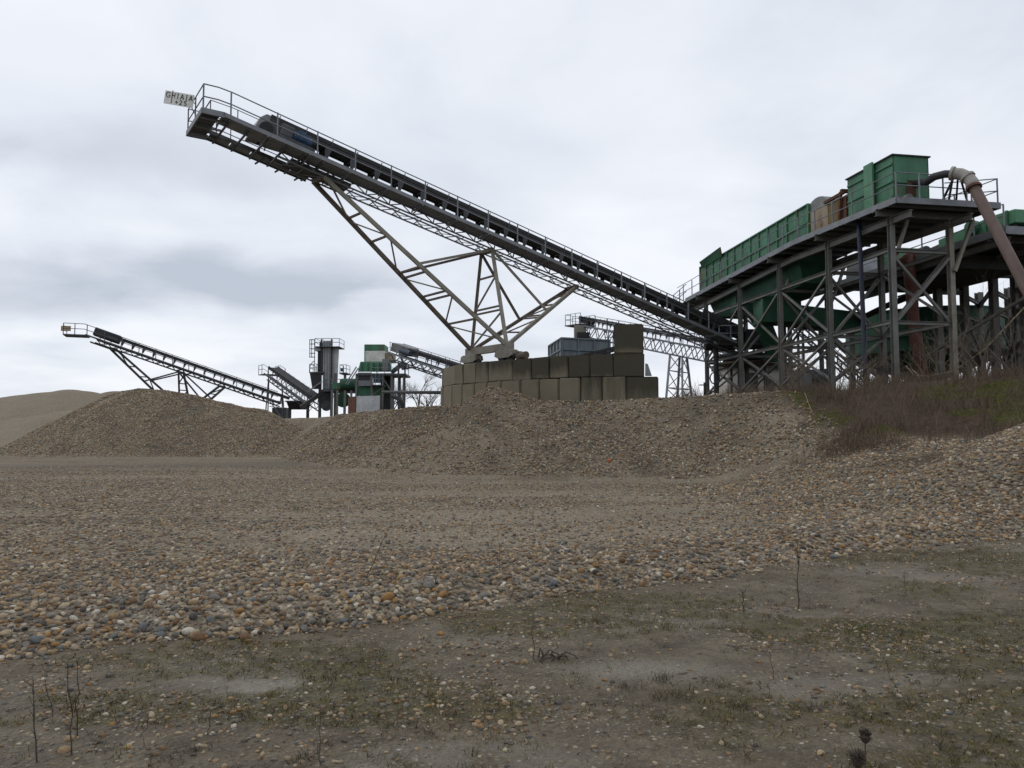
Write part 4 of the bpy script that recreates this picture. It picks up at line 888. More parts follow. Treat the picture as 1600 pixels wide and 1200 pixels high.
# little conveyor rising past the hopper to the pillar
lN0 = P(903, 564, 56); lN1 = P(952, 552, 55.4)
lc = Conv(lN0, lN1, 0.6); lo_ = thing('small_conveyor', P(935, 560, 58), 'narrow dark conveyor climbing beside the steel hopper', 'conveyor')
belt_line(lo_, lc, -1, lc.L + 0.4, 0.18, 0.3, 1.0, False); lattice(lo_, lc, -1, lc.L + 0.4, 0.8, hb=0.2, cbm=-0.4, w_=0.05, mat='galvdark')
for a in (0.2, 2.6):
    for b in (-.3, .3): q_ = lc.pt(a, b, -0.4); strut(lo_, 'leg', q_, (q_.x, q_.y, zt(q_.x, q_.y) - .05), 0.1, 'galvdark')
# ================================================================ BLOCK WALL
def catmull(pts, n):
    pts = [Vector((*q_, 0)) for q_ in pts]; pts = [pts[0] * 2 - pts[1]] + pts + [pts[-1] * 2 - pts[-2]]; out_ = []
    for i in range(1, len(pts) - 2):
        for k in range(n):
            t = k / n; a, b, c, d = pts[i - 1:i + 3]
            out_.append(0.5 * ((2 * b) + (c - a) * t + (2 * a - 5 * b + 4 * c - d) * t * t + (3 * b - a - 3 * c + d) * t ** 3))
    return out_ + [pts[-2]]
def at_len(path, s_):
    acc = 0
    for a, b in zip(path[:-1], path[1:]):
        l_ = (b - a).length
        if acc + l_ >= s_: return a + (b - a) * ((s_ - acc) / l_), (b - a).normalized()
        acc += l_
    return path[-1] + (path[-1] - path[-2]).normalized() * (s_ - acc), (path[-1] - path[-2]).normalized()
def plan_at_px(px, Yd): q_ = P(px, 600, Yd); return (q_.x, q_.y)
wpath = catmull([(-2.2, 45.4), (-3.4, 42.6), (-3.72, 40.2), (-3.2, 38.2), (-2.05, 36.5), (-0.5, 35.0), (1.1, 33.7), (2.7, 32.8), (4.2, 32.25), (5.9, 32.05), (7.4, 32.3)], 12)
wl = sum((b - a).length for a, b in zip(wpath[:-1], wpath[1:]))
def s_at_px(px):
    acc = 0; best = None
    for a, b in zip(wpath[:-1], wpath[1:]):
        x0_, x1_ = proj((a.x, a.y, 4.0))[0], proj((b.x, b.y, 4.0))[0]
        if x1_ > x0_ and x0_ <= px <= x1_: best = acc + (b - a).length * (px - x0_) / (x1_ - x0_)
        acc += (b - a).length
    if best is None:      # left of the arc's left limb
        pr_ = [proj((v_.x, v_.y, 4.0))[0] for v_ in wpath]; k_ = int(np.argmin(pr_)) if px < pr_[-1] else len(wpath) - 1
        best = sum((b - a).length for a, b in zip(wpath[:k_], wpath[1:k_ + 1])) + (0.02 * (px - min(pr_) + 30) if px < pr_[-1] else 0.027 * (px - pr_[-1]))
    return best
wall = thing('block_wall', (1.0, 34.5, 3.0), 'curved retaining wall of stacked mossy concrete blocks under the big stacker', 'wall')
def concrete_block(s0, s1, z0, z1, algae, back=0.8, jit=0.012, deep=0.0):
    g = random.uniform(0.006, 0.03); rs = random.uniform
    a, ta = at_len(wpath, s0 + g); b, tb = at_len(wpath, s1 - g)
    t = (b - a).normalized(); nrm_ = Vector((-t.y, t.x, 0)); o = rs(-jit, jit) * 2 + deep
    a = a + nrm_ * o; b = b + nrm_ * (o + rs(-jit, jit) * 2)
    me_b = MB(); dz = rs(-0.008, 0.008)
    z0 += 0.006; z1 += -0.006 + dz
    bm = bmesh.new()
    c = [a, b, b + nrm_ * back, a + nrm_ * back]
    vs2 = [bm.verts.new(up_(q_, z0)) for q_ in c] + [bm.verts.new(up_(q_, z1)) for q_ in c]
    for f in [(3, 2, 1, 0), (4, 5, 6, 7), (0, 1, 5, 4), (1, 2, 6, 5), (2, 3, 7, 6), (3, 0, 4, 7)]: bm.faces.new([vs2[i] for i in f])
    bmesh.ops.bevel(bm, geom=list(bm.edges), offset=rs(0.025, 0.05), segments=2, affect='EDGES')
    for v_ in bm.verts:
        if random.random() < 0.4: v_.co += Vector((rs(-.025, .025), rs(-.025, .025), rs(-.025, .02)))
    bmesh.ops.subdivide_edges(bm, edges=[e_ for e_ in bm.edges if e_.calc_length() > 0.4], cuts=3, use_grid_fill=True)
    for v_ in bm.verts: v_.co -= Vector(wall.location)
    me = bpy.data.meshes.new('concrete_block'); bm.to_mesh(me); bm.free()
    at = me.attributes.new('algae', 'FLOAT', 'POINT')
    zs = np.array([v_.co.z + wall.location.z for v_ in me.vertices]); at.data.foreach_set('value', np.clip(algae * rs(0.65, 1.35) * (rs(0.1, 0.5) + 0.9 * (zs - z0) / max(z1 - z0, .1)), 0, 1).astype(np.float32))
    me.materials.append(M['concrete']); o_ = bpy.data.objects.new('concrete_block', me); COL.objects.link(o_); o_.parent = wall
BH = 0.965; Z0 = 3.08
row2 = [s_at_px(px) for px in (686, 692, 706, 722, 741, 760, 782, 813, 842, 873, 906, 941, 978)] 
row1 = [s_at_px(px) for px in (686, 690, 709, 722, 741, 760, 800, 829, 857, 887, 921, 958)]
row2 = [row2[0] - 2.6, row2[0] - 1.3] + row2 + [s_at_px(1009) + 0.55]
row1 = [row1[0] - 2.6, row1[0] - 1.3] + row1 + [s_at_px(1008)]
for i in range(len(row2) - 1): concrete_block(row2[i], row2[i + 1], Z0 - 0.6, Z0 + BH, 0.12 if i < len(row2) - 4 else 0.35 + 0.15 * (i - len(row2) + 4), 0.9)
for i in range(len(row1) - 1): concrete_block(row1[i], row1[i + 1], Z0 + BH, Z0 + 2 * BH, min(1.25, 0.16 + 0.13 * max(0, i - 4)), 0.9, deep=0.06)
sP = s_at_px(958)
concrete_block(sP + 0.02, s_at_px(1007), Z0 + 2 * BH, Z0 + 3 * BH + 0.28, 1.7, 0.95, deep=0.05)
tpn, tt_ = at_len(wpath, s_at_px(1005)); plate = MB().prism([up_(tpn + tt_ * 0.05 + Vector((-tt_.y, tt_.x, 0)) * 0.3, z_) for z_ in (4.08, 4.08)] and [tpn + tt_ * 0.08 + Vector((0, -0.02, 4.05)), tpn + tt_ * 0.36 + Vector((0, 0, 4.05)), tpn + tt_ * 0.2 + Vector((0, 0, 4.55)), tpn + tt_ * 0.1 + Vector((0, 0, 4.58))], (0, 0.05, 0)).build('steel_offcut', 'galv', None)
tag(plate, 'small grey steel plate leaning at the foot of the tall wall block', 'plate')
# fill behind the wall and the rail the stacker rolls on
inner = [q_ + Vector((-(t_.y), t_.x, 0)) * 0.88 for q_, t_ in [at_len(wpath, s_) for s_ in np.linspace(row1[0] + 0.2, row1[-1] - 2.2, 40)]]
fill = MB(); k = len(inner); pcen = Vector((8.6, 40.5, 0))
inn2 = [lerp(q_, pcen, 0.45) for q_ in inner]
for i in range(k - 1): fill.hexa([up_(inner[i], 3.0), up_(inner[i + 1], 3.0), up_(inn2[i + 1], 3.0), up_(inn2[i], 3.0), up_(inner[i], 4.88), up_(inner[i + 1], 4.88), up_(inn2[i + 1], 4.88), up_(inn2[i], 4.88)])
fo = fill.build('gravel_fill', 'ground', None); tag(fo, kind='structure')
pv = p(cv.L - 0.3, 0, 0); rad = ((Rn.x - pv.x) ** 2 + (Rn.y - pv.y) ** 2) ** 0.5
def on_arc(ang): return Vector((pv.x + rad * math.cos(ang), pv.y + rad * math.sin(ang), 0))
a_r = math.atan2(Rn.y - pv.y, Rn.x - pv.x); rl = MB()
arc = [on_arc(a_r + da) for da in np.linspace(-0.30, 0.14, 26)]
for a, b in zip(arc[:-1], arc[1:]): rl.bar(up_(a, 4.955), up_(b, 4.955), 0.14, 0.13)
tag(rl.build('track_rail', 'brownsteel', None), 'curved steel rail on top of the block wall carrying the stacker wheels', 'rail')

# ================================================================ WASHING PLANT ON THE RIGHT
O = Vector((15.76, 31.2, 0)); E1 = Vector((0.9853, 0.1708, 0)); E2 = Vector((-0.1708, 0.9853, 0))
def W(pp, qq, z_): r_ = O + E1 * pp + E2 * qq; return Vector((r_.x, r_.y, z_))
def dz_(q_): return float(np.interp(q_, [0, 8, 22], [11.3, 11.5, 10.95]))
wp = thing('steel_platform', W(2, 11, 4.0), 'tall grey steel platform on braced columns carrying the green washer', 'platform')
QS = [1.2, 5.85, 10.5, 15.2, 20.1]
for q_ in QS:
    drop = 0.42 if q_ < 14 else 0.55
    for pp in (0.6, 3.4):
        b_ = W(pp, q_, 0); g = zt(b_.x, b_.y)
        MB().ibeam(W(pp, q_, g - 0.15), W(pp, q_, dz_(q_) - drop), 0.21, 0.24, 0.025).build('column', 'column' if (pp < 1 or q_ > 3) else 'olive', wp)
        MB().obox(W(pp - 0.25, q_ - 0.25, g - 0.1), E1 * 0.5, E2 * 0.5, (0, 0, 0.16)).build('base_plate', 'column', wp)
    MB().ibeam(W(-0.1, q_, dz_(q_) - 0.30), W(4.3, q_, dz_(q_) - 0.30), 0.2, 0.3).build('cross_beam', 'column', wp)
    for z_ in (9.45, 6.35): MB().ibeam(W(0.75, q_, z_), W(3.25, q_, z_), 0.14, 0.16, 0.015).build('tie_beam', 'column', wp)
    if q_ in (QS[0], QS[2]):
        bar('knee_brace', W(0.62, q_ + .2, 8.4), W(1.55, q_ + .2, dz_(q_) - 0.45), 0.13, 'olive', wp); bar('knee_brace', W(3.42, q_ - .2, 8.6), W(4.4, q_ - .2, dz_(q_) - 0.45), 0.13, 'olive', wp)
    bar('brace', W(0.72, q_ + .06, 9.2), W(3.3, q_ + .06, 6.45), 0.11, 'column', wp); bar('brace', W(3.28, q_ - .06, 9.2), W(0.72, q_ - .06, 6.45), 0.11, 'column', wp)
    if q_ > 2: bar('brace', W(0.72, q_ + .06, 6.2), W(3.3, q_ + .06, 4.3), 0.1, 'column', wp); bar('brace', W(3.28, q_ - .06, 6.2), W(0.72, q_ - .06, 4.3), 0.1, 'column', wp)
for pp in (0.6, 3.4):
    for a, b in zip(QS[:-1], QS[1:]):
        MB().ibeam(W(pp, a + .16, 9.5), W(pp, b - .16, 9.5), 0.14, 0.18, 0.015).build('tie_beam', 'column', wp)
        MB().ibeam(W(pp, a + .16, 6.4), W(pp, b - .16, 6.4), 0.14, 0.18, 0.015).build('tie_beam', 'column', wp)
        for (z0, z1) in (((9.3, 6.55) if a > 6 or pp > 3 else (9.3, 6.55)), (6.2, 4.3)):
            if a < 2 and z0 > 7 and pp < 1: continue
            if a < 2 and z0 < 7: continue
            bar('brace', W(pp - .05, a + .15, z0), W(pp - .05, b - .15, z1), 0.10, 'column', wp); bar('brace', W(pp + .06, a + .15, z1), W(pp + .06, b - .15, z0), 0.10, 'column', wp)
    MB().ibeam(W(pp, -0.1, dz_(0) - 0.62), W(pp, 9, dz_(9) - 0.62), 0.2, 0.3).build('main_beam', 'column', wp)
    MB().ibeam(W(pp, 9.02, dz_(9) - 0.62), W(pp, 22, dz_(22) - 0.70), 0.2, 0.3).build('main_beam', 'column', wp)
# bracing in the third direction between the far rows, joists, deck, edge
for i in range(22):
    q_ = 0.5 + i * 1.0
    if min(abs(q_ - k_) for k_ in QS) > 0.2: bar('joist', W(-0.02, q_, dz_(q_) - 0.16), W(4.6 if q_ < 7 else 4.0, q_, dz_(q_) - 0.16), 0.08, 'galv', wp, 0.12)
for i in range(22):
    q_ = i * 1.0; w_ = 4.85 if q_ < 6.5 else 4.1
    for p0, p1 in ((0.0, w_ / 2 - 0.01), (w_ / 2 + 0.01, w_)):
        z0, z1 = dz_(q_), dz_(q_ + 1)
        MB().hexa([W(p0, q_ + .01, z0 - .08), W(p1, q_ + .01, z0 - .08), W(p1, q_ + .99, z1 - .08), W(p0, q_ + .99, z1 - .08), W(p0, q_ + .01, z0 - .03), W(p1, q_ + .01, z0 - .03), W(p1, q_ + .99, z1 - .03), W(p0, q_ + .99, z1 - .03)]).build('deck_panel', 'galvdark', wp)
for a, b in ((0, 8), (8, 22.1)): MB().channel(W(-0.02, a, dz_(a) - 0.06), W(-0.02, b, dz_(b) - 0.06), 0.08, 0.26, 0.025, (0, 0, 1), -1).build('edge_channel', 'galv', wp)
MB().channel(W(0, -0.02, dz_(0) - 0.06), W(4.87, -0.02, dz_(0) - 0.06), 0.08, 0.26, 0.025, (0, 0, 1), 1).build('edge_channel', 'galv', wp)
MB().bar(W(4.87, 0, dz_(0) - .06), W(4.87, 6.5, dz_(6.5) - .06), 0.05, 0.26).build('edge_channel', 'galv', wp)
rl_pts = [W(0.02, q_, dz_(q_)) for q_ in (0.02, 8, 23.6)]
railing(wp, rl_pts, [W(0.02, 0.02 + i * 1.5, dz_(min(22, i * 1.5))) for i in range(16)], h=1.1, r=0.024, mid=(0.5,), mat='galv')
railing(wp, [W(0.02, 0.02, dz_(0)), W(3.3, 0.02, dz_(0))], [W(k_, 0.02, dz_(0)) for k_ in (1.1, 2.2, 3.3)], h=1.1, r=0.024, mat='galv')
railing(wp, [W(3.0, 0.9, dz_(0)), W(4.8, 0.02, dz_(0)), W(4.8, 5.5, dz_(5.5))], [W(3.9, 0.45, dz_(0)), W(4.8, 0.05, dz_(0)), W(4.8, 2.5, dz_(2.5)), W(4.8, 5.4, dz_(5.4))], h=1.1, r=0.024, mat='galv')
railing(wp, [W(0.02, 22, 10.95), W(0.02, 24.4, 10.6)], [W(0.02, 23.2, 10.75), W(0.02, 24.3, 10.6)], h=1.05, r=0.026, mat='rail')
MB().hexa([W(0, 22.1, 10.8), W(1.6, 22.1, 10.8), W(1.6, 24.6, 10.45), W(0, 24.6, 10.45), W(0, 22.1, 10.9), W(1.6, 22.1, 10.9), W(1.6, 24.6, 10.55), W(0, 24.6, 10.55)]).build('end_walkway', 'galvdark', wp)

# green log washer: trough of ribbed panels
lw = thing('log_washer', W(1.7, 14, 11.2), 'long green ribbed washer trough on the steel platform', 'washer')
q0, q1 = 7.7, 21.2; npan = 13; stp = (q1 - q0) / npan
def tz(q_): return float(np.interp(q_, [7.7, 21.2], [13.42, 13.05]))
for i in range(npan):
    a, b = q0 + i * stp, q0 + (i + 1) * stp
    for pp, nm in ((0.72, 'side_panel'), (2.7, 'side_panel')):
        MB().hexa([W(pp, a + .02, dz_(a)), W(pp + .04, a + .02, dz_(a)), W(pp + .04, b - .02, dz_(b)), W(pp, b - .02, dz_(b)), W(pp, a + .02, tz(a)), W(pp + .04, a + .02, tz(a)), W(pp + .04, b - .02, tz(b)), W(pp, b - .02, tz(b))]).build(nm, 'green', lw)
for i in range(npan + 1):
    a = q0 + i * stp; MB().bar(W(0.69, a, dz_(a)), W(0.69, a, tz(a)), 0.09, 0.08).build('rib', 'greenlight' if i in (0,) else 'green', lw)
for f in (0.02, 0.5, 0.98):
    bar('flange', W(0.685, q0, dz_(q0) + (tz(q0) - dz_(q0)) * f), W(0.685, q1, dz_(q1) + (tz(q1) - dz_(q1)) * f), 0.11, 'green', lw, 0.07)
bar('top_rim', W(2.72, q0, tz(q0)), W(2.72, q1, tz(q1)), 0.1, 'green', lw)
for q_ in (q0, q1): MB().hexa([W(0.76, q_ - .03, dz_(q_)), W(2.7, q_ - .03, dz_(q_)), W(2.7, q_ + .03, dz_(q_)), W(0.76, q_ + .03, dz_(q_)), W(0.76, q_ - .03, tz(q_)), W(2.7, q_ - .03, tz(q_)), W(2.7, q_ + .03, tz(q_)), W(0.76, q_ + .03, tz(q_))]).build('end_plate', 'green', lw)
MB().tube([W(1.7, q0 + .1, 12.9), W(1.7, q1 - .1, 12.5)], 0.35, 14).build('log_shaft', 'rust', lw)
MB().hexa([W(0.60, 17.6, 12.95), W(0.66, 17.6, 12.95), W(0.66, 20.6, 12.85), W(0.60, 20.6, 12.85), W(0.30, 17.2, 13.45), W(0.36, 17.2, 13.45), W(0.36, 20.4, 13.2), W(0.30, 20.4, 13.2)]).build('hinged_flap', 'green', lw)
# keel of the trough hanging below the deck and its outlets
keel = [W(0.9, 9.2, 11.2), W(0.9, 20.5, 10.7), W(1.4, 20.3, 9.5), W(1.4, 15.0, 8.9), W(1.4, 9.5, 9.7)]
MB().prism(keel, E1 * 1.6).build('keel', 'greendark', lw)
pbox('outlet_box', 1192, 462, 1252, 503, 43.6, 1.7, 'greendark', lw, 0.03)
pbox('outlet_box', 1150, 462, 1178, 486, 47.5, 1.2, 'greendark', lw, 0.03)
MB().bar(P(1178, 470, 45.5), P(1214, 562, 47.0), 0.9, 0.5).build('chute', 'greendark', lw)

# grey hood and stained drive housing next to the trough
dr = thing('drive_housing', W(1.7, 6, 11.4), 'rust-stained beige drive housing under a rounded grey hood between the green tanks', 'housing')
for a, b, mt2 in ((4.55, 5.1, 'rust'), (5.15, 6.0, 'ochre'), (6.05, 7.6, 'beige')):
    MB().obox(W(0.75, a, dz_(a)), E1 * 1.8, E2 * (b - a), (0, 0, 1.42 + 0.08 * (b > 6.1))).build('side_sheet', mt2, dr, bevel=0.02)
pts = [W(0.8, 6.1, dz_(7) + 1.45)] + [W(0.8, 7.05 - 0.95 * math.cos(t), dz_(7) + 1.45 + 0.62 * math.sin(t)) for t in np.linspace(0.15, math.pi - 0.15, 10)] + [W(0.8, 8.0, dz_(7) + 1.45)]
MB().prism(pts, E1 * 1.7).build('hood', 'greycover', dr)
for k in range(4): bar('rusty_beam', W(0.7 + 0.5 * k, 4.6, dz_(5) + 1.62), W(0.7 + 0.5 * k, 6.2, dz_(6) + 1.55), 0.14, 'rust', dr)
bar('rusty_beam', W(0.6, 4.7, dz_(5) + 1.7), W(2.6, 4.7, dz_(5) + 1.7), 0.16, 'rust', dr); bar('rusty_beam', W(0.66, 5.0, dz_(5)), W(0.66, 4.8, dz_(5) + 1.7), 0.12, 'rust', dr)

# green feed box at the platform's corner
fb = thing('feed_box', W(1.5, 2.7, 11.3), 'tall open green feed box with rim and rust streaks at the platform corner', 'tank')
B0, B1, Q0, Q1 = 0.72, 2.42, 1.1, 4.35; zb, ztp = 11.32, 13.55
def sheet(nm, a, b, th_, mat, par, z0=zb, z1=ztp):
    d_ = (b - a).normalized(); n_ = Vector((-d_.y, d_.x, 0)) * th_
    return MB().hexa([up_(a, z0), up_(b, z0), up_(b + n_, z0), up_(a + n_, z0), up_(a, z1), up_(b, z1), up_(b + n_, z1), up_(a + n_, z1)]).build(nm, mat, par)
cs = [W(B0, Q0, 0), W(B1, Q0, 0), W(B1, Q1, 0), W(B0, Q1, 0)]
for i in range(4): sheet('side_wall', cs[i], cs[(i + 1) % 4], 0.05, 'green', fb)
MB().hexa([W(B0 + .06, Q0 + .06, zb), W(B1 - .06, Q0 + .06, zb), W(B1 - .06, Q1 - .06, zb), W(B0 + .06, Q1 - .06, zb), W(B0 + .06, Q0 + .06, zb + .05), W(B1 - .06, Q0 + .06, zb + .05), W(B1 - .06, Q1 - .06, zb + .05), W(B0 + .06, Q1 - .06, zb + .05)]).build('floor', 'green', fb)
for i in range(4):
    a, b = cs[i], cs[(i + 1) % 4]; d_ = (b - a).normalized() * 0.06; bar('rim', up_(a - d_, ztp + .02), up_(b + d_, ztp + .02), 0.16, 'darkmetal', fb, 0.05)
sheet('stiffener', W(B0 - 0.10, 2.85, 0), W(B0 - 0.10, 2.25, 0), -0.095, 'greenlight', fb, zb, ztp + 0.1)
for z_ in (11.75, 12.45, 13.2):
    for a, b in ((Q0 + 0.05, 2.2), (2.9, Q1 - 0.05)): bar('rib', W(B0 - .03, a, z_), W(B0 - .03, b, z_), 0.06, 'green', fb, 0.09)
for z_ in (11.8, 12.4): bar('rib', W(B0 + .05, Q0 - .03, z_), W(B1 - .05, Q0 - .03, z_), 0.06, 'green', fb, 0.09)
MB().hexa([W(1.25, Q0 - .06, 11.35), W(1.75, Q0 - .06, 11.35), W(1.75, Q0 - .01, 11.35), W(1.25, Q0 - .01, 11.35), W(1.35, Q0 - .06, 12.5), W(1.7, Q0 - .06, 12.5), W(1.7, Q0 - .01, 12.5), W(1.35, Q0 - .01, 12.5)]).build('rusted_patch', 'rust', fb)
MB().tube([W(1.2, Q0 - .35, 11.6), W(1.2, Q0, 11.6)], 0.2, 14).build('outlet_flange', 'greycover', fb)

# big rusty slurry pipe
e0 = P(1448, 277, 32.3); pts = [W(1.75, Q0 - 0.02, e0.z - 0.2), P(1448, 284, 31.8), P(1460, 276, 31.4), P(1476, 272, 31.0), P(1497, 272, 30.8)]
sp = thing('slurry_pipe', P(1600, 600, 27), 'large rusty pipe with pale flanged elbow descending from the feed box', 'pipe')
MB().tube(pts, [0.16] * 5, 14).build('inlet_pipe', 'darkmetal', sp, True)
elb = [P(1488, 271, 30.9), P(1501, 272, 30.7), P(1512, 277, 30.5), P(1519, 285, 30.35), P(1522, 293, 30.25)]
MB().tube(elb, [0.235] * 5, 16).build('elbow', 'paleelbow', sp, True)
for k, (q_, nx) in enumerate(((elb[0], elb[1]), (elb[2], elb[3]), (elb[4], elb[3]))):
    d_ = (nx - q_).normalized() * 0.05; MB().tube([q_ - d_, q_ + d_], 0.285, 16).build('flange', 'rust' if k == 2 else 'paleelbow', sp)
lowp = P(1640, 520, 27.2); dd_ = (lowp - P(1521, 292, 30.25)).normalized()
g_ = zt(lowp.x + 1, lowp.y - .5)
MB().tube([P(1521, 291, 30.27), lowp, lowp + dd_ * 4.5], [0.205, 0.205, 0.205], 16).build('down_pipe', 'rustpipe', sp, True)
for a, b in ((W(2.5, 0.1, 11.3), P(1490, 270, 31.2)), (W(3.1, 0.4, 11.3), P(1497, 272, 31.2)), (W(2.75, 1.0, 11.3), P(1494, 270, 31.2)), (W(3.6, 0.3, 11.3), P(1500, 276, 31.0))): bar('pipe_stand', a, b, 0.07, 'darkmetal', sp)

# navy hose and red-oxide pipe between the columns
def to_ground(v_): return Vector((v_.x, v_.y, zt(v_.x, v_.y) - 0.05))
hb = P(1352, 585, 34.0)
tag(tube('drain_hose', [P(1341.5, 335, 34.4), P(1342.5, 365, 34.35), P(1344.5, 400, 34.3), P(1346, 440, 34.3), P(1349, 500, 34.2), P(1350.5, 530, 34.1), P(1349.5, 548, 34.1), P(1351, 570, 34.0), to_ground(hb)], 0.10, 'navy', None, 10), 'dark blue hose hanging from the platform to the scrub', 'hose')
rb = P(1447, 590, 38)
rp = MB().tube([P(1418, 400, 38.5), P(1424, 450, 38.4), P(1427, 500, 38.3), P(1433, 540, 38.1), to_ground(rb)], 0.28, 14).build('red_pipe', 'redpipe', None, True)
tag(rp, 'upright red-oxide pipe behind the front columns of the platform', 'pipe')
tag(tube('red_pipe', [P(1405, 415, 38.5), P(1420, 402, 38.5), P(1440, 397, 38.6), P(1468, 402, 38.8)], 0.26, 'redpipe', None, 14), 'short bent red-oxide pipe joining the grey box under the second platform', 'pipe')

# ---------------------------------------------------------------- second platform behind, mostly out of frame
s2 = thing('steel_platform', W(8.5, 10, 4.0), 'second dark steel platform beyond the rusty pipe, on many columns', 'platform')
Z2 = 10.5
for i in range(14):
    q_ = 0.6 + i
    MB().hexa([W(5.6, q_ + .01, Z2 - .1), W(13.5, q_ + .01, Z2 - .1), W(13.5, q_ + .99, Z2 - .1), W(5.6, q_ + .99, Z2 - .1), W(5.6, q_ + .01, Z2), W(13.5, q_ + .01, Z2), W(13.5, q_ + .99, Z2), W(5.6, q_ + .99, Z2)]).build('deck_panel', 'galvdark', s2)
MB().channel(W(5.57, 0.5, Z2 - 0.1), W(5.57, 14.6, Z2 - 0.1), 0.08, 0.35, 0.025, (0, 0, 1), -1).build('edge_channel', 'galv', s2)
MB().channel(W(5.57, 0.58, Z2 - 0.1), W(13.5, 0.58, Z2 - 0.1), 0.08, 0.35, 0.025, (0, 0, 1), 1).build('edge_channel', 'galv', s2)
railing(s2, [W(5.65, q_, Z2) for q_ in (0.7, 14.4)], [W(5.65, 0.7 + i * 1.7, Z2) for i in range(9)], h=1.05, r=0.026, mat='galv')
C2 = [(1470, 41.5), (1512, 42.5), (1535, 46.0), (1558, 41.0), (1582, 44.5), (1606, 40.0), (1630, 43.0)]
CP = [P(px, 600, Yd) for px, Yd in C2]
for v_ in CP: MB().ibeam((v_.x, v_.y, zt(v_.x, v_.y) - .1), (v_.x, v_.y, Z2 - 0.36), 0.34, 0.34, 0.03).build('column', 'column', s2)
for i in range(len(CP) - 1):
    u, v_ = CP[i], CP[i + 1]
    for z_ in (9.3, 8.2, 6.4): MB().ibeam(up_(u, z_), up_(v_, z_ + 0.15), 0.15, 0.2).build('tie_beam', 'column', s2)
    for z0, z1 in ((8.1, 6.5), (6.3, 4.5)): bar('brace', up_(u, z0 if i % 2 else z1), up_(v_, z1 if i % 2 else z0), 0.1, 'column', s2)
for q_ in (1.5, 8.0): b_ = W(12.9, q_, 0); MB().ibeam(W(12.9, q_, zt(b_.x, b_.y) - .2), W(12.9, q_, Z2 - .36), 0.34, 0.34, 0.03).build('column', 'column', s2)
for q_ in (1.6, 4.9, 8.4, 12.6): MB().ibeam(W(5.6, q_, Z2 - .24), W(13.4, q_, Z2 - .24), 0.2, 0.25).build('cross_beam', 'column', s2)
for pp in (5.9, 8.2, 10.6): MB().ibeam(W(pp, 0.7, Z2 - .5), W(pp, 14.4, Z2 - .5), 0.2, 0.28).build('main_beam', 'column', s2)
bar('strut', P(1440, 560, 40), P(1610, 460, 33), 0.13, 'column', s2); 
g2 = thing('green_screen', W(7.5, 6, Z2), 'green vibrating screen on the second platform behind the rusty pipe', 'screen')
MB().prism([W(6.4, 0.9, Z2 + .35), W(6.4, 5.6, Z2 + .1), W(6.4, 5.6, Z2 + 0.75), W(6.4, 2.2, Z2 + 1.0), W(6.4, 0.9, Z2 + 0.95)], E1 * 2.6).build('screen_box', 'greenlight', g2, bevel=0.03)
for q_ in (1.3, 2.5, 3.7, 4.9): bar('rib', W(6.36, q_, Z2 + .3), W(6.36, q_, Z2 + .98), 0.1, 'green', g2)
MB().tube([W(6.1, 3.2, Z2 + 0.7), W(6.45, 3.2, Z2 + 0.7)], 0.34, 18).build('eccentric_cover', 'green', g2)
for q_ in (1.2, 5.2): bar('spring_leg', W(6.6, q_, Z2), W(6.6, q_, Z2 + .4), 0.2, 'darkmetal', g2); bar('spring_leg', W(8.6, q_, Z2), W(8.6, q_, Z2 + .4), 0.2, 'darkmetal', g2)
g3 = thing('pump_box', W(6.5, 9, Z2), 'pale green tank with grey motor at the far edge of the second platform', 'tank')
MB().obox(W(5.9, 8.0, Z2), E1 * 1.8, E2 * 1.7, (0, 0, 0.95)).build('tank', 'greenlight', g3, bevel=0.04); MB().tube([W(6.3, 6.3, Z2 + .35), W(6.3, 7.1, Z2 + .35)], 0.28, 14).build('motor', 'galvdark', g3)
MB().prism([W(5.8, 10.6, Z2 + .02), W(5.8, 12.4, Z2 + .02), W(5.8, 12.2, Z2 + 1.3), W(5.8, 11.4, Z2 + 1.3)], E1 * 1.5).build('funnel', 'galv', g3)
ub = thing('under_hopper', W(7, 8, 8.5), 'grey-green steel hopper hung under the second platform', 'hopper')
pbox('box', 1452, 404, 1488, 432, 41.0, 2.6, 'greendark', ub, 0.04); pbox('upper_box', 1470, 380, 1505, 404, 40.8, 3.0, 'darkmetal', ub, 0.04)
MB().obox(W(6.4, 4.0, 9.5), E1 * 3.4, E2 * 6.0, (0, 0, 0.55)).build('tray', 'darkmetal', ub)

# green flume and round thickener tank behind the columns
fl = thing('green_flume', P(1300, 500, 47), 'long dark green launder running from the washer outlet to the round tank', 'launder')
fa, fb_ = P(1235, 490, 45.6), P(1345, 503, 45.6)
for off in (0, 1.5):
    MB().bar(fa + Vector((0, off, 0)), fb_ + Vector((0, off, 0)), 0.06, 1.15).build('side_wall', 'greendark', fl)
MB().bar(fa + Vector((0, .75, -.55)), fb_ + Vector((0, .75, -.55)), 1.45, 0.06).build('floor', 'greendark', fl)
for t in (0.05, 0.5, 0.95): bar('leg', lerp(fa, fb_, t) + Vector((0, .75, -.5)), to_ground(lerp(fa, fb_, t) + Vector((0, .75, 0))), 0.2, 'column', fl)
for t in (0.02, 0.26, 0.5, 0.74, 0.98): bar('rib', lerp(fa, fb_, t) + Vector((0, -.06, -.57)), lerp(fa, fb_, t) + Vector((0, -.06, .57)), 0.07, 'greendark', fl)
tcx = P(1443, 500, 50.5); tk = thing('thickener_tank', (tcx.x, tcx.y, 4.2), 'round shade-darkened green thickener tank standing behind the platform columns', 'tank')
tr_ = 4.75; ztop = P(1443, 478, 46).z; zbot = P(1443, 545, 46).z
ring = MB(); nseg = 36
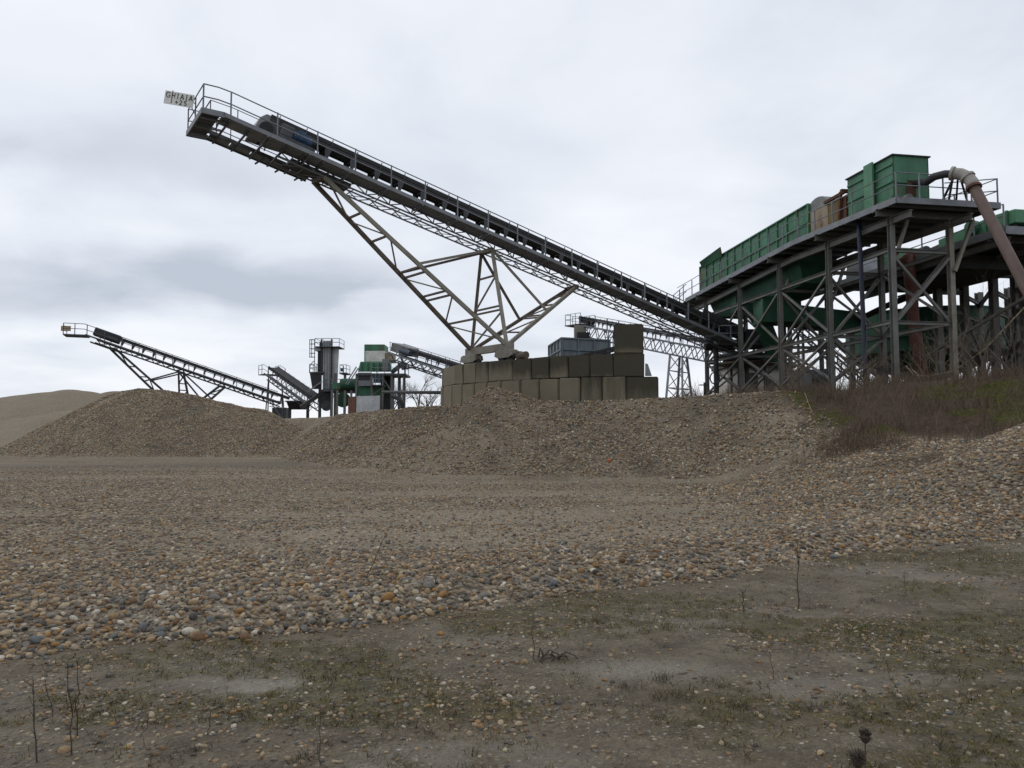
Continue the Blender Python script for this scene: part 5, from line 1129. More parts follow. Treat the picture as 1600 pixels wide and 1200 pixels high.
for k in range(nseg):
    t0, t1 = 2 * math.pi * k / nseg, 2 * math.pi * (k + 1) / nseg
    def rp_(t, r_, z_): return Vector((tcx.x + r_ * math.cos(t), tcx.y + r_ * math.sin(t), z_))
    ring.hexa([rp_(t0, tr_ - .06, zbot), rp_(t0, tr_, zbot), rp_(t1, tr_, zbot), rp_(t1, tr_ - .06, zbot), rp_(t0, tr_ - .06, ztop), rp_(t0, tr_, ztop), rp_(t1, tr_, ztop), rp_(t1, tr_ - .06, ztop)])
ring.build('shell', 'greendark', tk)  # shade among the columns is put into the shell's darker green
for z_ in (ztop - .04, zbot + .9):
    MB().tube([rp_(2 * math.pi * k / 36, tr_ + .04, z_) for k in range(37)], 0.05, 6, False).build('hoop', 'green', tk)
MB().tube([Vector((tcx.x, tcx.y, zbot + .02)), Vector((tcx.x, tcx.y, 4.9))], [tr_ - .02, 0.5], 36).build('cone', 'greendark', tk)
for k in range(8):
    t = 2 * math.pi * (k + 0.3) / 8; q_ = rp_(t, tr_ - 0.3, zbot + 0.1); bar('leg', q_, to_ground(q_), 0.26, 'column', tk)
bar('bridge', Vector((tcx.x - tr_, tcx.y, ztop + .15)), Vector((tcx.x + tr_, tcx.y, ztop + .15)), 0.7, 'darkmetal', tk, 0.2)
dk = [P(1340, 500, 45.0), P(1371, 485, 44.6), P(1385, 478, 44.4), P(1415, 466, 44.0), P(1465, 452, 43.5), P(1500, 440, 43.2)]
tag(tube('black_hose', dk, 0.17, 'black', None, 10), 'thick black hose sloping up behind the columns to the second platform', 'hose')

def prail(par, x0, x1, yd, Yd, back, h_=1.05, n_=4):
    a, b = P(x0, yd, Yd), P(x1, yd, Yd); c, d = a + Vector((0, back, 0)), b + Vector((0, back, 0))
    railing(par, [c, a, b, d], [lerp(a, b, i / (n_ - 1)) for i in range(n_)] + [c, d], h_, 0.03, mat='galv')
# ---------------------------------------------------------------- cabin, machine boxes and small things under the platform
cz = zt(17.5, 57); ca, cb_ = P(1136, 575, 56), P(1236, 575, 56)
cab = thing('control_cabin', (18, 57, cz), 'small pale rendered cabin with dark roof under the steel platform', 'cabin')
MB().obox((ca.x, 56, cz - .1), (cb_.x - ca.x, 0, 0), (0, 3, 0), (0, 0, ca.z - cz + .1)).build('wall', 'wallwhite', cab)
MB().obox((ca.x - .3, 55.7, ca.z), (cb_.x - ca.x + .6, 0, 0), (0, 3.6, 0), (0, 0, 0.42)).build('roof', 'roofing', cab)
wn = pbox('window', 1168, 583, 1180, 608, 55.94, 0.05, 'glass', cab)
for px in (1168, 1172, 1176, 1180): bar('bar', P(px, 583, 55.9), P(px, 608, 55.9), 0.035, 'darkmetal', wn)
for y_ in (583, 608): bar('frame', P(1168, y_, 55.89), P(1180, y_, 55.89), 0.06, 'darkmetal', wn)
pbox('vent', 1153, 594, 1158, 598, 55.93, 0.06, 'black', cab); pbox('door', 1197, 592, 1210, 618, 55.93, 0.06, 'galvdark', cab)
eq = thing('machine_cabinet', P(1260, 600, 60), 'blue-grey machine cabinet standing beyond the platform columns', 'cabinet')
cza = zt(23, 60); a_ = P(1247, 577, 60); b_ = P(1300, 577, 60)
MB().obox((a_.x, 60, cza - .1), (b_.x - a_.x, 0, 0), (0, 2, 0), (0, 0, a_.z - cza + .1)).build('body', 'bluebox', eq, bevel=0.05)
pbox('door', 1250, 580, 1268, 603, 59.94, 0.05, 'hopper', eq); pbox('door', 1283, 576, 1297, 596, 59.94, 0.05, 'motorblue', eq); pbox('vent', 1270, 590, 1281, 600, 59.95, .04, 'black', eq)
pr = thing('slewing_ring', P(1168, 610, 51.2), 'rusty round slewing turntable under the stacker tail', 'turntable')
pc_ = P(1168, 560, 51.2)
for z_, r_, mt2 in ((6.75, 2.0, 'darkmetal'), (6.5, 1.6, 'darkmetal'), (6.25, 1.95, 'brownsteel')): MB().tube([(pc_.x, pc_.y, z_), (pc_.x, pc_.y, z_ + 0.14)], r_, 28).build('ring_plate', mt2, pr)
for k in range(4):
    t = math.pi / 4 + k * math.pi / 2; b_ = Vector((pc_.x + 1.2 * math.cos(t), pc_.y + 1.2 * math.sin(t), 0)); bar('leg', up_(b_, zt(b_.x, b_.y) - .05), up_(b_, 6.3), 0.12, 'darkmetal', pr)
MB().tube([P(1101, 539, 47.5), P(1113, 539, 47.5)], 0.32, 18).build('counterweight', 'black', pr)
bar('arm', P(1108, 539, 47.5), up_(pc_, 6.85), 0.2, 'darkmetal', pr)
pbox('lower_deck', 1122, 534, 1218, 539, 47.0, 2.6, 'darkmetal', wp); pbox('collecting_box', 1166, 514, 1203, 534, 48.3, 1.6, 'darkmetal', wp, 0.03); prail(wp, 1124, 1160, 534, 47.0, 2.4, 1.0, 3)
# stair conveyor beyond the columns
xN0, xN1 = P(1238, 498, 62), P(1345, 592, 58)
xv = Conv(xN0, xN1, 0.8); xo = thing('inclined_conveyor', P(1300, 600, 60), 'dim lattice conveyor sloping down behind the washer outlets', 'conveyor')
belt_line(xo, xv, 0, xv.L, 0.4, 0.7, 1.3); lattice(xo, xv, 0, xv.L, 1.1, w_=0.09, mat='darkmetal'); railing(xo, [xv.pt(0, .75, 0), xv.pt(xv.L, .75, 0)], [xv.pt(i * 1.5, .75, 0) for i in range(6)], r=0.03)
for a in (1.0, 4.5):
    for b in (-.4, .4): q_ = xv.pt(a, b, -.7); bar('leg', q_, to_ground(q_), 0.16, 'darkmetal', xo)
hy = thing('standpipe', to_ground(P(1101, 615, 44)), 'small black standpipe with handwheel by the corner column', 'standpipe')
q_ = to_ground(P(1101, 615, 44)); tube('pipe', [q_, q_ + Vector((0, 0, 0.95))], 0.06, 'black', hy); bar('arm', q_ + Vector((-.3, 0, .8)), q_ + Vector((.25, 0, .8)), 0.06, 'black', hy)
q_ = P(1117, 600, 46); g_ = to_ground(q_); tube('pipe', [g_ + Vector((.0, 0, 0)), q_], 0.05, 'black', hy)
MB().tube([q_ + Vector((0.28 * math.cos(t), 0, 0.35 + 0.35 * math.sin(t))) for t in np.linspace(0, 6.283, 15)], 0.04, 6, False).build('handwheel', 'black', hy)

# ================================================================ ELEVATOR TOWER
YT = 80.0; tg = zt(P(515, 640, YT).x, YT)
el = thing('elevator_tower', (P(515, 640, YT).x, YT, tg), 'tall grey bucket elevator tower with railed platforms and caged ladder', 'tower')
def gz(px, Yd): q_ = P(px, 640, Yd); return zt(q_.x, Yd)
def pleg(nm, px, y0, Yd, w_, mat, par):
    q_ = P(px, y0, Yd); return bar(nm, q_, (q_.x, q_.y, zt(q_.x, q_.y) - .1), w_, mat, par)
bx = pbox('elevator_casing', 504, 532, 517, 612, YT, 0.9, 'palegalv', el, 0.03)
for px in (504.6, 507, 509.5, 512, 514.5, 516.8): bar('casing_rib', P(px, 533, YT - .04), P(px, 612, YT - .04), 0.05, 'galvdark', bx)
for px in (502.5, 518.6): bar('guide_post', P(px, 530, YT - .02), (P(px, 530, YT).x, YT, tg - .1), 0.16, 'darkmetal', el)
MB().hexa([P(519, 608, YT + .3), P(527, 608, YT + .3), P(527, 608, YT + 1.8), P(519, 608, YT + 1.8), P(519, 541, YT + .3), P(530, 541, YT + .3), P(530, 541, YT + 1.8), P(519, 541, YT + 1.8)]).build('chute_casing', 'palegalv', el)
pbox('side_casing', 496, 549, 502, 582, YT + .4, 1.2, 'darkmetal', el); pbox('head_motor', 499, 535, 503.5, 541, YT + .2, .6, 'motorblue', el)
pbox('head_box', 492, 541, 504, 548, YT + .1, 1.4, 'palegalv', el)
pbox('top_deck', 492, 541.2, 530.5, 542.2, YT - .5, 2.4, 'galvdark', el)
prail(el, 492, 530, 541.2, YT - .5, 2.3, 0.82)
pbox('mid_deck', 483, 581, 504, 583, YT - .6, 2.8, 'galvdark', el); prail(el, 483.5, 495, 581, YT - .6, 2.6, 0.8, 3)
MB().hexa([P(488, 608, YT - .2), P(500, 608, YT - .2), P(500, 608, YT + 1.4), P(488, 608, YT + 1.4), P(484, 583.5, YT - .5), P(502, 583.5, YT - .5), P(502, 583.5, YT + 2), P(484, 583.5, YT + 2)]).build('surge_hopper', 'darkmetal', el)
pbox('side_deck', 530, 582, 541.5, 584, YT - .3, 2.0, 'galvdark', el); prail(el, 531, 541, 582, YT - .3, 1.8, 0.8, 3); pbox('deck_motor', 532, 575, 536, 580, YT, .5, 'motorblue', el)
# caged ladder
lad = [P(485, y_, YT - 1.0) for y_ in (530.5, 558.5)]; lad2 = [P(490.5, y_, YT - 1.0) for y_ in (530.5, 582)]
for px, y1 in ((484, 558.5), (487, 558.5), (491.5, 582)): bar('cage_bar', P(px, 530.5, YT - .9), P(px, y1, YT - .9), 0.07, 'rail', el)
for y_ in (530.8, 537.5, 545, 552, 558): bar('cage_hoop', P(483.5, y_, YT - .9), P(492.5, y_, YT - .9), 0.08, 'rail', el)
tube('cage_curve', [P(484, 581, YT - .9), P(484.5, 572, YT - .9), P(488, 566, YT - .9), P(492, 563.5, YT - .9)], 0.04, 'rail', el, 6)
for px in (500, 524, 539): pleg('leg', px, 583, YT + .2, 0.24, 'column', el); pleg('leg', px + 0.5, 583, YT + 2.0, 0.24, 'column', el)
pbox('main_deck', 504, 607, 558, 611.5, YT - .8, 4.0, 'galvdark', el); prail(el, 506, 556, 607, YT - .8, 0.8, 0.95, 5)
bar('ladder_stay', P(481, 612, YT - .5), P(503, 596, YT - .5), 0.14, 'galv', el); bar('boot_chute', P(470, 637, YT - 1), P(503, 614, YT), 0.5, 'darkmetal', el, 0.4)
pbox('boot', 500, 614, 516, 634, YT + .1, 1.2, 'palegalv', el); MB().tube([P(510, 634, YT - .2), P(510, 634, YT + .2)], 0.55, 16).build('boot_wheel', 'galvdark', el)
MB().tube([P(509, 619, YT - .1), P(509, 619, YT + .4)], 0.8, 18, ).build('boot_pulley', 'darkmetal', el)

# dark loading hopper at the foot of the far conveyors
lh = thing('loading_hopper', P(463, 640, 83), 'low black loading hopper where the two far conveyors meet', 'hopper')
MB().hexa([P(452, 640, 83), P(482, 640, 83), P(482, 640, 86), P(452, 640, 86), P(447, 627, 82.5), P(487, 627, 82.5), P(487, 627, 86.5), P(447, 627, 86.5)]).build('bin', 'black', lh)
for px in (453, 481): pleg('leg', px, 636, 83.2, 0.3, 'darkmetal', lh)
bar('rim', P(446, 627, 82.4), P(488, 627, 82.4), 0.15, 'darkmetal', lh)

# ================================================================ GREEN CRUSHER PLANT
YC = 77.0; cg = gz(580, YC)
cp = thing('crusher_plant', (P(580, 640, YC).x, YC, cg), 'green and white crusher plant on a railed steel frame', 'crusher')
pbox('top_cover', 569, 538, 601, 548, YC + .6, 2.4, 'green', cp, 0.04); pbox('panel', 570, 548, 601, 565, YC + .62, 2.3, 'white', cp, 0.02)
pbox('panel', 601, 551, 614, 565, YC + .9, 2.0, 'beige', cp, 0.02); pbox('corner_post', 569, 548, 570, 565, YC + .55, .12, 'green', cp)
MB().hexa([P(559, 581, YC), P(612, 581, YC), P(612, 581, YC + 3), P(559, 581, YC + 3), P(563, 565, YC + .2), P(610, 565, YC + .2), P(610, 565, YC + 3), P(563, 565, YC + 3)]).build('body', 'green', cp, bevel=0.05)
for px in (566, 575, 584, 593, 602): bar('body_rib', P(px, 566, YC - .03), P(px, 580, YC - .03), 0.1, 'greendark', cp)
pbox('chute', 597, 561, 606, 579, YC - .3, .5, 'greycover', cp)
pbox('drum_cover', 531, 592, 556, 606, YC + 1.0, 1.6, 'ochre', cp, .1); MB().tube([P(534, 600, YC + .5), P(556, 600, YC + .5)], 0.55, 16).build('green_drum', 'greendark', cp)
pbox('feed_tank', 518, 598, 532, 608, YC + .4, 1.5, 'green', cp)
MB().prism([P(559, 582, YC - .6), P(579, 582, YC - .6), P(580, 598, YC - .6), P(580, 603, YC - .6), P(560, 603, YC - .6), P(559, 596, YC - .6)], (0, 1.0, 0)).build('steel_chute', 'galv', cp)
pbox('chute_shadow_strip', 560, 587, 578, 594, YC - .64, .1, 'darkmetal', cp)  # dark strip stands in for the shadow across the steel chute
pbox('lower_body', 559, 603, 598, 618, YC, 2.2, 'green', cp, .03); pbox('lower_body', 594, 583, 612, 640, YC + 1.2, 2.0, 'darkmetal', cp)
pbox('deck', 556, 583.5, 634, 586.5, YC - .8, 3.6, 'galvdark', cp); prail(cp, 580, 632, 583.5, YC - .8, 3.0, 1.05, 6)
pbox('deck', 580, 601, 599, 603, YC - 1.2, 1.4, 'galvdark', cp); prail(cp, 581, 598, 601, YC - 1.2, 1.0, 1.1, 4)
pbox('control_panel', 583, 585, 596, 598, YC - 1.0, .4, 'bluebox', cp)
for px in (557, 581, 598, 612, 631): pleg('leg', px, 585, YC - .6, 0.2, 'column', cp)
for px in (560, 600, 625): pleg('leg', px, 585, YC + 2.4, 0.2, 'column', cp)
bar('brace', P(581, 618, YC - .6), P(598, 605, YC - .6), 0.1, 'column', cp); bar('brace', P(612, 612, YC - .6), P(598, 590, YC - .6), 0.12, 'column', cp); bar('stair_string', P(540, 600, YC - .8), P(557, 573, YC - .8), 0.1, 'galv', cp); bar('stair_string', P(543, 601, YC - .8), P(560, 575, YC - .8), 0.1, 'galv', cp)
pbox('conveyor_head', 625, 566, 634, 575, YC + .5, 1.0, 'galvdark', cp); bar('side_conveyor', P(612, 582, YC + 1), P(632, 566, YC + 1), 0.7, 'galvdark', cp, 0.35); bar('spout', P(628, 577, YC + .6), P(644, 574, YC + .6), 0.4, 'galvdark', cp, 0.15)
for px in (519, 527, 539, 549): pleg('leg', px, 610, YC - .2, 0.22, 'column', cp)
for k, (a, b) in enumerate(((524, 548), (531, 545))): MB().tube([P((a + b) / 2, 625, YC + .4 + k * .3), P((a + b) / 2, 625, YC + .6 + k * .3)], 0.75 - .2 * k, 20).build('flywheel', 'greendark', cp)
sk = thing('steel_skip', P(568, 640, 74.5), 'open grey steel skip with one rusty side before the crusher', 'skip')
sg_ = gz(568, 74.5)
a_, b_, c_ = P(556, 619, 74.0), P(593.5, 618, 74.0), P(544, 621, 75.6)
zs_ = sg_ - .1
for (u, v_, mt2) in ((a_, b_, 'palegalv'), (a_, c_, 'rust'), (b_, b_ + (c_ - a_), 'greycover'), (c_, b_ + (c_ - a_), 'greycover')):
    n_ = Vector((0, 0.06, 0)) if abs((v_ - u).x) > abs((v_ - u).y) else Vector((0.06, 0, 0))
    MB().hexa([up_(u, zs_), up_(v_, zs_), up_(v_ + n_, zs_), up_(u + n_, zs_), u, v_, v_ + n_, u + n_]).build('side', mt2, sk)
tag(tube('water_pipe', [P(598, 612.5, 70), P(700, 613.5, 56)], 0.13, 'darkmetal', None, 12), 'dark horizontal pipe running from the crusher to the block wall', 'pipe')
tag(tube('bent_pipe', [P(612, 618, 74), P(624, 624, 74), P(630, 632, 74), to_ground(P(633, 640, 74))], 0.2, 'darkmetal', None, 10), 'dark bent pipe dropping to the ground beside the crusher', 'pipe')
# ================================================================ VEGETATION
def leafmat(name, cols, rough=0.85):
    m, n, l, b = new_mat(name)
    g = n.new('ShaderNodeNewGeometry'); r = n.new('ShaderNodeValToRGB'); els = r.color_ramp.elements
    while len(els) < len(cols): els.new(0.5)
    for i, (e_, c_) in enumerate(zip(els, cols)): e_.position = i / (len(cols) - 1); e_.color = (*c_, 1)
    l.new(g.outputs['Random Per Island'], r.inputs[0]); l.new(r.outputs[0], b.inputs['Base Color']); b.inputs['Roughness'].default_value = rough; b.inputs['Specular IOR Level'].default_value = 0.2
    return m
M['grass'] = leafmat('short_grass', [(0.032, 0.024, 0.012), (0.07, 0.06, 0.014), (0.15, 0.13, 0.024), (0.07, 0.05, 0.026), (0.15, 0.115, 0.06)])
M['litter'] = leafmat('dead_stalks', [(0.025, 0.02, 0.015), (0.045, 0.035, 0.025), (0.09, 0.072, 0.05), (0.035, 0.028, 0.02)])
M['scrubtwig'] = leafmat('scrub_twigs', [(0.055, 0.037, 0.027), (0.10, 0.07, 0.05), (0.19, 0.145, 0.10), (0.07, 0.047, 0.036), (0.13, 0.105, 0.075)])
M['bankgrass'] = leafmat('bank_grass', [(0.035, 0.04, 0.008), (0.07, 0.075, 0.014), (0.05, 0.045, 0.02), (0.095, 0.095, 0.02)])
def ribbons(name, base, h_, lean, az_, wid, curl, mat, segs=3, parent=None, rise=1.0):
    """thin curved tapering strips; base (n,3), height, lean length, azimuth"""
    n_ = len(base); t = np.linspace(0, 1, segs + 1)
    dx, dy = np.cos(az_), np.sin(az_); fa = RNG.uniform(0, 6.283, n_); wx, wy = np.cos(fa), np.sin(fa)
    V = np.zeros((n_, 2 * segs + 1, 3))
    for k in range(segs + 1):
        s_ = t[k]; off = lean * s_ ** 1.6; zz_ = h_ * (s_ - curl * s_ ** 3)
        c = base + np.stack([dx * off, dy * off, zz_ * rise], -1); ww = wid * (1 - 0.85 * s_) / 2
        if k < segs: V[:, 2 * k] = c - np.stack([wx * ww, wy * ww, 0 * ww], -1); V[:, 2 * k + 1] = c + np.stack([wx * ww, wy * ww, 0 * ww], -1)
        else: V[:, 2 * k] = c
    f4 = [[2 * k, 2 * k + 1, 2 * k + 3, 2 * k + 2] for k in range(segs - 1)]; f3 = [2 * segs - 2, 2 * segs - 1, 2 * segs]
    st_ = 2 * segs + 1; o = (np.arange(n_) * st_)[:, None]
    loops = np.concatenate([np.concatenate([o + np.array(q_) for q_ in f4], 1), o + np.array(f3)], 1) if f4 else o + np.array(f3)
    per = 4 * len(f4) + 3; sizes = [4] * len(f4) + [3]; starts = np.concatenate([[0], np.cumsum(sizes)[:-1]])
    me = bpy.data.meshes.new(name); me.vertices.add(n_ * st_); me.vertices.foreach_set('co', V.astype(np.float32).ravel())
    me.loops.add(n_ * per); me.loops.foreach_set('vertex_index', loops.astype(np.int32).ravel())
    ls = (np.arange(n_) * per)[:, None] + starts[None]; me.polygons.add(n_ * len(sizes)); me.polygons.foreach_set('loop_start', ls.astype(np.int32).ravel())
    me.update(calc_edges=True); me.materials.append(M[mat]); o_ = bpy.data.objects.new(name, me); COL.objects.link(o_)
    if parent is not None: o_.parent = parent
    return o_
def pick(n_, xr, yr, dens, log=True):
    x = RNG.uniform(*xr, n_); y = np.exp(RNG.uniform(np.log(yr[0]), np.log(yr[1]), n_)) if log else RNG.uniform(*yr, n_)
    z, reg, df, d, a1, a2, a3 = terrain(x, y, True)
    k = (RNG.random(n_) < dens(x, y, df, d, a1, a2)) & (np.abs(x) < 0.72 * y + 0.5)
    return np.stack([x[k], y[k], z[k]], -1)
def moss_f(x, y, df):
    pn_ = fbm(x, y * 1.6, 1.5, 4, 91)
    return np.clip(sst(pn_, -0.16, 0.2) * (0.7 + 0.9 * blob(x, y, 230, 1110, 0.9, 0.5) + 0.7 * blob(x, y, 720, 1080, 1.0, 0.45) + 0.5 * blob(x, y, 560, 1125, .8, .4) + 0.5 * blob(x, y, 1360, 985, 1.0, 0.7)), 0, 1) * (df < 0)
def tufts(centres, per, spread, hl, hh):
    b = np.repeat(centres, per, 0); b = b + np.concatenate([RNG.normal(0, spread, (len(b), 2)), np.zeros((len(b), 1))], 1)
    b[:, 2] = terrain(b[:, 0], b[:, 1]) - 0.004
    return b, RNG.uniform(hl, hh, len(b)) * np.repeat(RNG.uniform(0.6, 1.3, len(centres)), per)
c_ = pick(40000, (-5, 9), (2.5, 12), lambda x, y, df, d, a, b: (moss_f(x, y, df) * 0.42 + 0.03 * (df < 0)) * (df < -0.05))
b_, h_ = tufts(c_, 9, 0.026, 0.015, 0.06)
gr = ribbons('short_grass', b_, h_, h_ * RNG.uniform(0.3, 1.3, len(h_)), RNG.uniform(0, 6.283, len(h_)), RNG.uniform(0.003, 0.007, len(h_)), 0.25, 'grass', 2)
tag(gr, 'thin olive grass and moss growing in patches on the wet mud', 'grass', None, 'stuff')
c_ = pick(24000, (-5, 9), (2.5, 13), lambda x, y, df, d, a, b: (df < 0.3) * np.clip(0.10 + 0.9 * sst(fbm(x, y * 1.4, 0.8, 4, 123), 0.0, 0.35), 0, 1))
h_ = RNG.uniform(0.0, 0.045, len(c_)); lt = ribbons('plant_litter', c_ + np.array([0, 0, 0.004]), h_, RNG.uniform(0.03, 0.17, len(c_)), RNG.uniform(0, 6.283, len(c_)), RNG.uniform(0.003, 0.008, len(c_)), 0.6, 'litter', 3)
tag(lt, 'dead brown stalks and leaf litter lying on the mud', 'litter', None, 'stuff')
c_ = pick(900, (-4.5, 9), (2.6, 12), lambda x, y, df, d, a, b: (df < -0.1) * np.clip(0.05 + 0.5 * sst(fbm(x, y * 1.4, 0.8, 4, 123), 0.0, 0.35), 0, 1))
b_, h_ = tufts(c_, 34, 0.035, 0.02, 0.085)
tag(ribbons('dead_grass', b_, h_, h_ * RNG.uniform(0.5, 2.2, len(h_)), RNG.uniform(0, 6.283, len(h_)), RNG.uniform(0.002, 0.005, len(h_)), 0.6, 'litter', 3), 'drooping clumps of dead grass scattered over the mud', 'grass', None, 'stuff')
c_ = pick(2600, (8, 14.5), (12, 22), lambda x, y, df, d, a, b: (df > 0) * (d < 0.5) * sst(x, 8.2, 10.2) * sst(fbm(x, y, 1.7, 4, 201), -0.05, 0.25), False)
b_, h_ = tufts(c_, 7, 0.09, 0.03, 0.22)
tag(ribbons('dry_twigs', b_, h_, h_ * RNG.uniform(0.5, 2.5, len(h_)), RNG.uniform(0, 6.283, len(h_)), RNG.uniform(0.004, 0.009, len(h_)), 0.5, 'scrubtwig', 3), 'dry twigs and dead stalks on the earthy part of the gravel shelf', 'twigs', None, 'stuff')
# scrub on the right-hand bank
def scrub_d(x, y, df, d, a, b): return sst(d + 0.8 * a, 0.0, 1.2) * sst(x + 0.12 * (y - 22) + 0.8 * b, 9.2, 11.0) * (0.30 + 0.75 * sst(fbm(x, y, 1.6, 3, 15 + 40), -0.2, 0.3)) * (1 - 0.75 * sst(fbm(x, y, 2.4, 3, 15), 0.08, 0.3) * (y < 27))
c_ = pick(7500, (8.5, 27), (15.5, 32), scrub_d, False)
c2_ = pick(900, (8.3, 11.8), (19.5, 25), lambda x, y, df, d, a, b: np.exp(-(((x - 9.9) / 0.9) ** 2 + ((y - 22.6) / 1.3) ** 2)), False)
c_ = np.concatenate([c_, c2_])
b_, h_ = tufts(c_, 9, 0.12, 0.25, 0.75)
sc_o = ribbons('dry_scrub', b_, h_, h_ * RNG.uniform(0.1, 0.9, len(h_)), RNG.uniform(0, 6.283, len(h_)), RNG.uniform(0.006, 0.013, len(h_)), 0.2, 'scrubtwig', 4)
tag(sc_o, 'tangled reddish-brown dry scrub covering the bank below the platform', 'scrub', None, 'stuff')
c_ = pick(9000, (9, 24), (17, 30), lambda x, y, df, d, a, b: sst(d, 0.2, 1.0) * sst(x, 9.6, 11) * sst(fbm(x, y, 2.4, 3, 15), -0.02, 0.25), False)
b_, h_ = tufts(c_, 6, 0.05, 0.04, 0.14)
bg_ = ribbons('bank_grass', b_, h_, h_ * RNG.uniform(0.3, 1.0, len(h_)), RNG.uniform(0, 6.283, len(h_)), RNG.uniform(0.008, 0.016, len(h_)), 0.3, 'bankgrass', 2)
tag(bg_, 'mossy green grass showing through the scrub on the bank', 'grass', None, 'stuff')
# sparse dry weeds along the crest of the plateau
c_ = pick(420, (5.5, 16), (33, 60), lambda x, y, df, d, a, b: (d > 3.5) * (x / y > 0.21) * (x / y < 0.31), False)
b_, h_ = tufts(c_, 5, 0.12, 0.3, 1.1)
tag(ribbons('crest_weeds', b_, h_, h_ * 0.4, RNG.uniform(0, 6.283, len(h_)), np.full(len(h_), 0.02), 0.1, 'scrubtwig', 3), 'sparse dry weeds on the plateau round the trestle foot', 'weeds', None, 'stuff')

def grow(mb_t, mb_c, p0, d0, length, r, depth, rs, split, droop=0.0, wig=0.16, trunk_levels=1, lvl=0, sides=5):
    """recursive bare branch: limbs taper and fork"""
    n_ = 4; pts = [Vector(p0)]; rad = [r]; d = Vector(d0).normalized()
    for k in range(n_):
        d = (d + Vector((rs.gauss(0, wig), rs.gauss(0, wig), rs.gauss(0, wig) - droop))).normalized(); pts.append(pts[-1] + d * length / n_); rad.append(r * (1 - 0.5 * (k + 1) / n_))
    (mb_t if lvl < trunk_levels else mb_c).tube(pts, rad, sides if lvl < 2 else 3, lvl < 1)
    if depth == 0: return
    for k in range(split):
        t = rs.uniform(0.3, 1.0); i = min(n_ - 1, int(t * n_)); q_ = pts[i].lerp(pts[i + 1], t * n_ - i)
        ax = Vector((rs.gauss(0, 1), rs.gauss(0, 1), rs.gauss(0, .3) + 0.35)).normalized()
        grow(mb_t, mb_c, q_, (d * 0.9 + ax * 0.75), length * rs.uniform(0.5, 0.78), rad[i] * 0.62, depth - 1, rs, split, droop, wig, trunk_levels, lvl + 1, sides)
def bare_tree(name, base, height, r, label, cat, grp, seed, mat='bark', depth=4, split=4, stems=1, spread=0.15, wig=0.13):
    rs = random.Random(seed); t = thing(name, base, label, cat, grp); a, b = MB(), MB()
    for k in range(stems):
        dr_ = Vector((rs.gauss(0, spread), rs.gauss(0, spread), 1)); grow(a, b, Vector(base) + Vector((rs.gauss(0, .08 * (stems > 1)), rs.gauss(0, .08 * (stems > 1)), -0.08)), dr_, height * rs.uniform(0.5, 0.66), r * rs.uniform(0.7, 1.1), depth, rs, split, 0.0, wig)
    a.build('trunk' if stems == 1 else 'stems', mat, t); b.build('crown' if stems == 1 else 'twigs', mat, t)
    return t
for i, (px, Yd, hgt, lab) in enumerate(((617, 92, 4.3, 'bare winter tree close behind the crusher deck'), (636, 97, 4.6, 'bare winter tree standing above the bent pipe'), (653, 94, 5.3, 'tallest bare winter tree between crusher and block wall'), (668, 99, 4.6, 'bare winter tree next to the left end of the block wall'), (680, 96, 3.4, 'lowest bare winter tree tucked against the block wall'))):
    q_ = P(px, 640, Yd); bare_tree('bare_tree', (q_.x, q_.y, zt(q_.x, q_.y)), hgt + 0.6, 0.15, lab, 'tree', 'bare trees beyond the crusher', 40 + i, depth=4, split=4)
SH = ((1236, 33.0, 2.6, 'palebark', 'pale fan-shaped bare shrub at the second column of the platform'), (1256, 33.5, 2.0, 'palebark', 'pale bare shrub leaning by the gravel crest under the washer'), (1306, 34, 2.0, 'bark', 'dark bare shrub at the foot of the middle column'), (1338, 32, 1.9, 'palebark', 'bare shrub next to the blue hose'), (1372, 33, 2.2, 'bark', 'bare shrub between hose and front column'), (1395, 36, 3.0, 'bark', 'tall bare shrub before the thickener cone'), (1446, 31, 2.1, 'palebark', 'bare shrub between the two front columns'), (1470, 30.5, 2.8, 'palebark', 'bare shrub at the red pipe foot'), (1512, 29, 2.2, 'bark', 'bare shrub right of the front column pair'), (1545, 28, 3.0, 'palebark', 'straggling pale shrub under the second platform'), (1572, 27, 3.2, 'bark', 'tall bare shrub crossing the rusty pipe'), (1596, 25, 3.4, 'bark', 'tall dark shrub where the rusty pipe leaves view'))
for i, (px, Yd, hgt, mt2, lab) in enumerate(SH):
    q_ = P(px, 600, Yd); bare_tree('bare_shrub', (q_.x, q_.y, zt(q_.x, q_.y)), hgt, 0.019, lab, 'shrub', 'bare shrubs under the platform', 70 + i, mt2, depth=2, split=4, stems=7, spread=0.33, wig=0.1)
# pale fallen stems across the scrub
for (x0, y0, Y0, x1, y1, Y1, lab) in ((1258, 640, 27, 1279, 690, 24.5, 'long pale stem lying down the gravel beside the scrub'), (1290, 700, 23.5, 1330, 735, 22.2, 'pale bent stick at the foot of the scrub'), (1425, 577, 30.4, 1440, 602, 29.0, 'short pale stick leaning at the front column')):
    a_, b_ = P(x0, y0, Y0), P(x1, y1, Y1)
    a_ = Vector((a_.x, a_.y, max(a_.z, zt(a_.x, a_.y) + .03))); b_ = Vector((b_.x, b_.y, zt(b_.x, b_.y) + 0.01))
    tag(tube('fallen_stick', [a_, lerp(a_, b_, 0.5) + Vector((0.05, 0, 0.06)), b_], [0.022, 0.018, 0.010], 'straw', None, 5), lab, 'stick')
tag(tube('cable', [P(1416, 572, 31.9), P(1428, 586, 31), P(1452, 588, 30.5), P(1490, 580, 30), P(1540, 545, 29.5), P(1610, 470, 29)], 0.022, 'straw', None, 5), 'pale slack cable sagging from the front column to the second platform', 'cable')

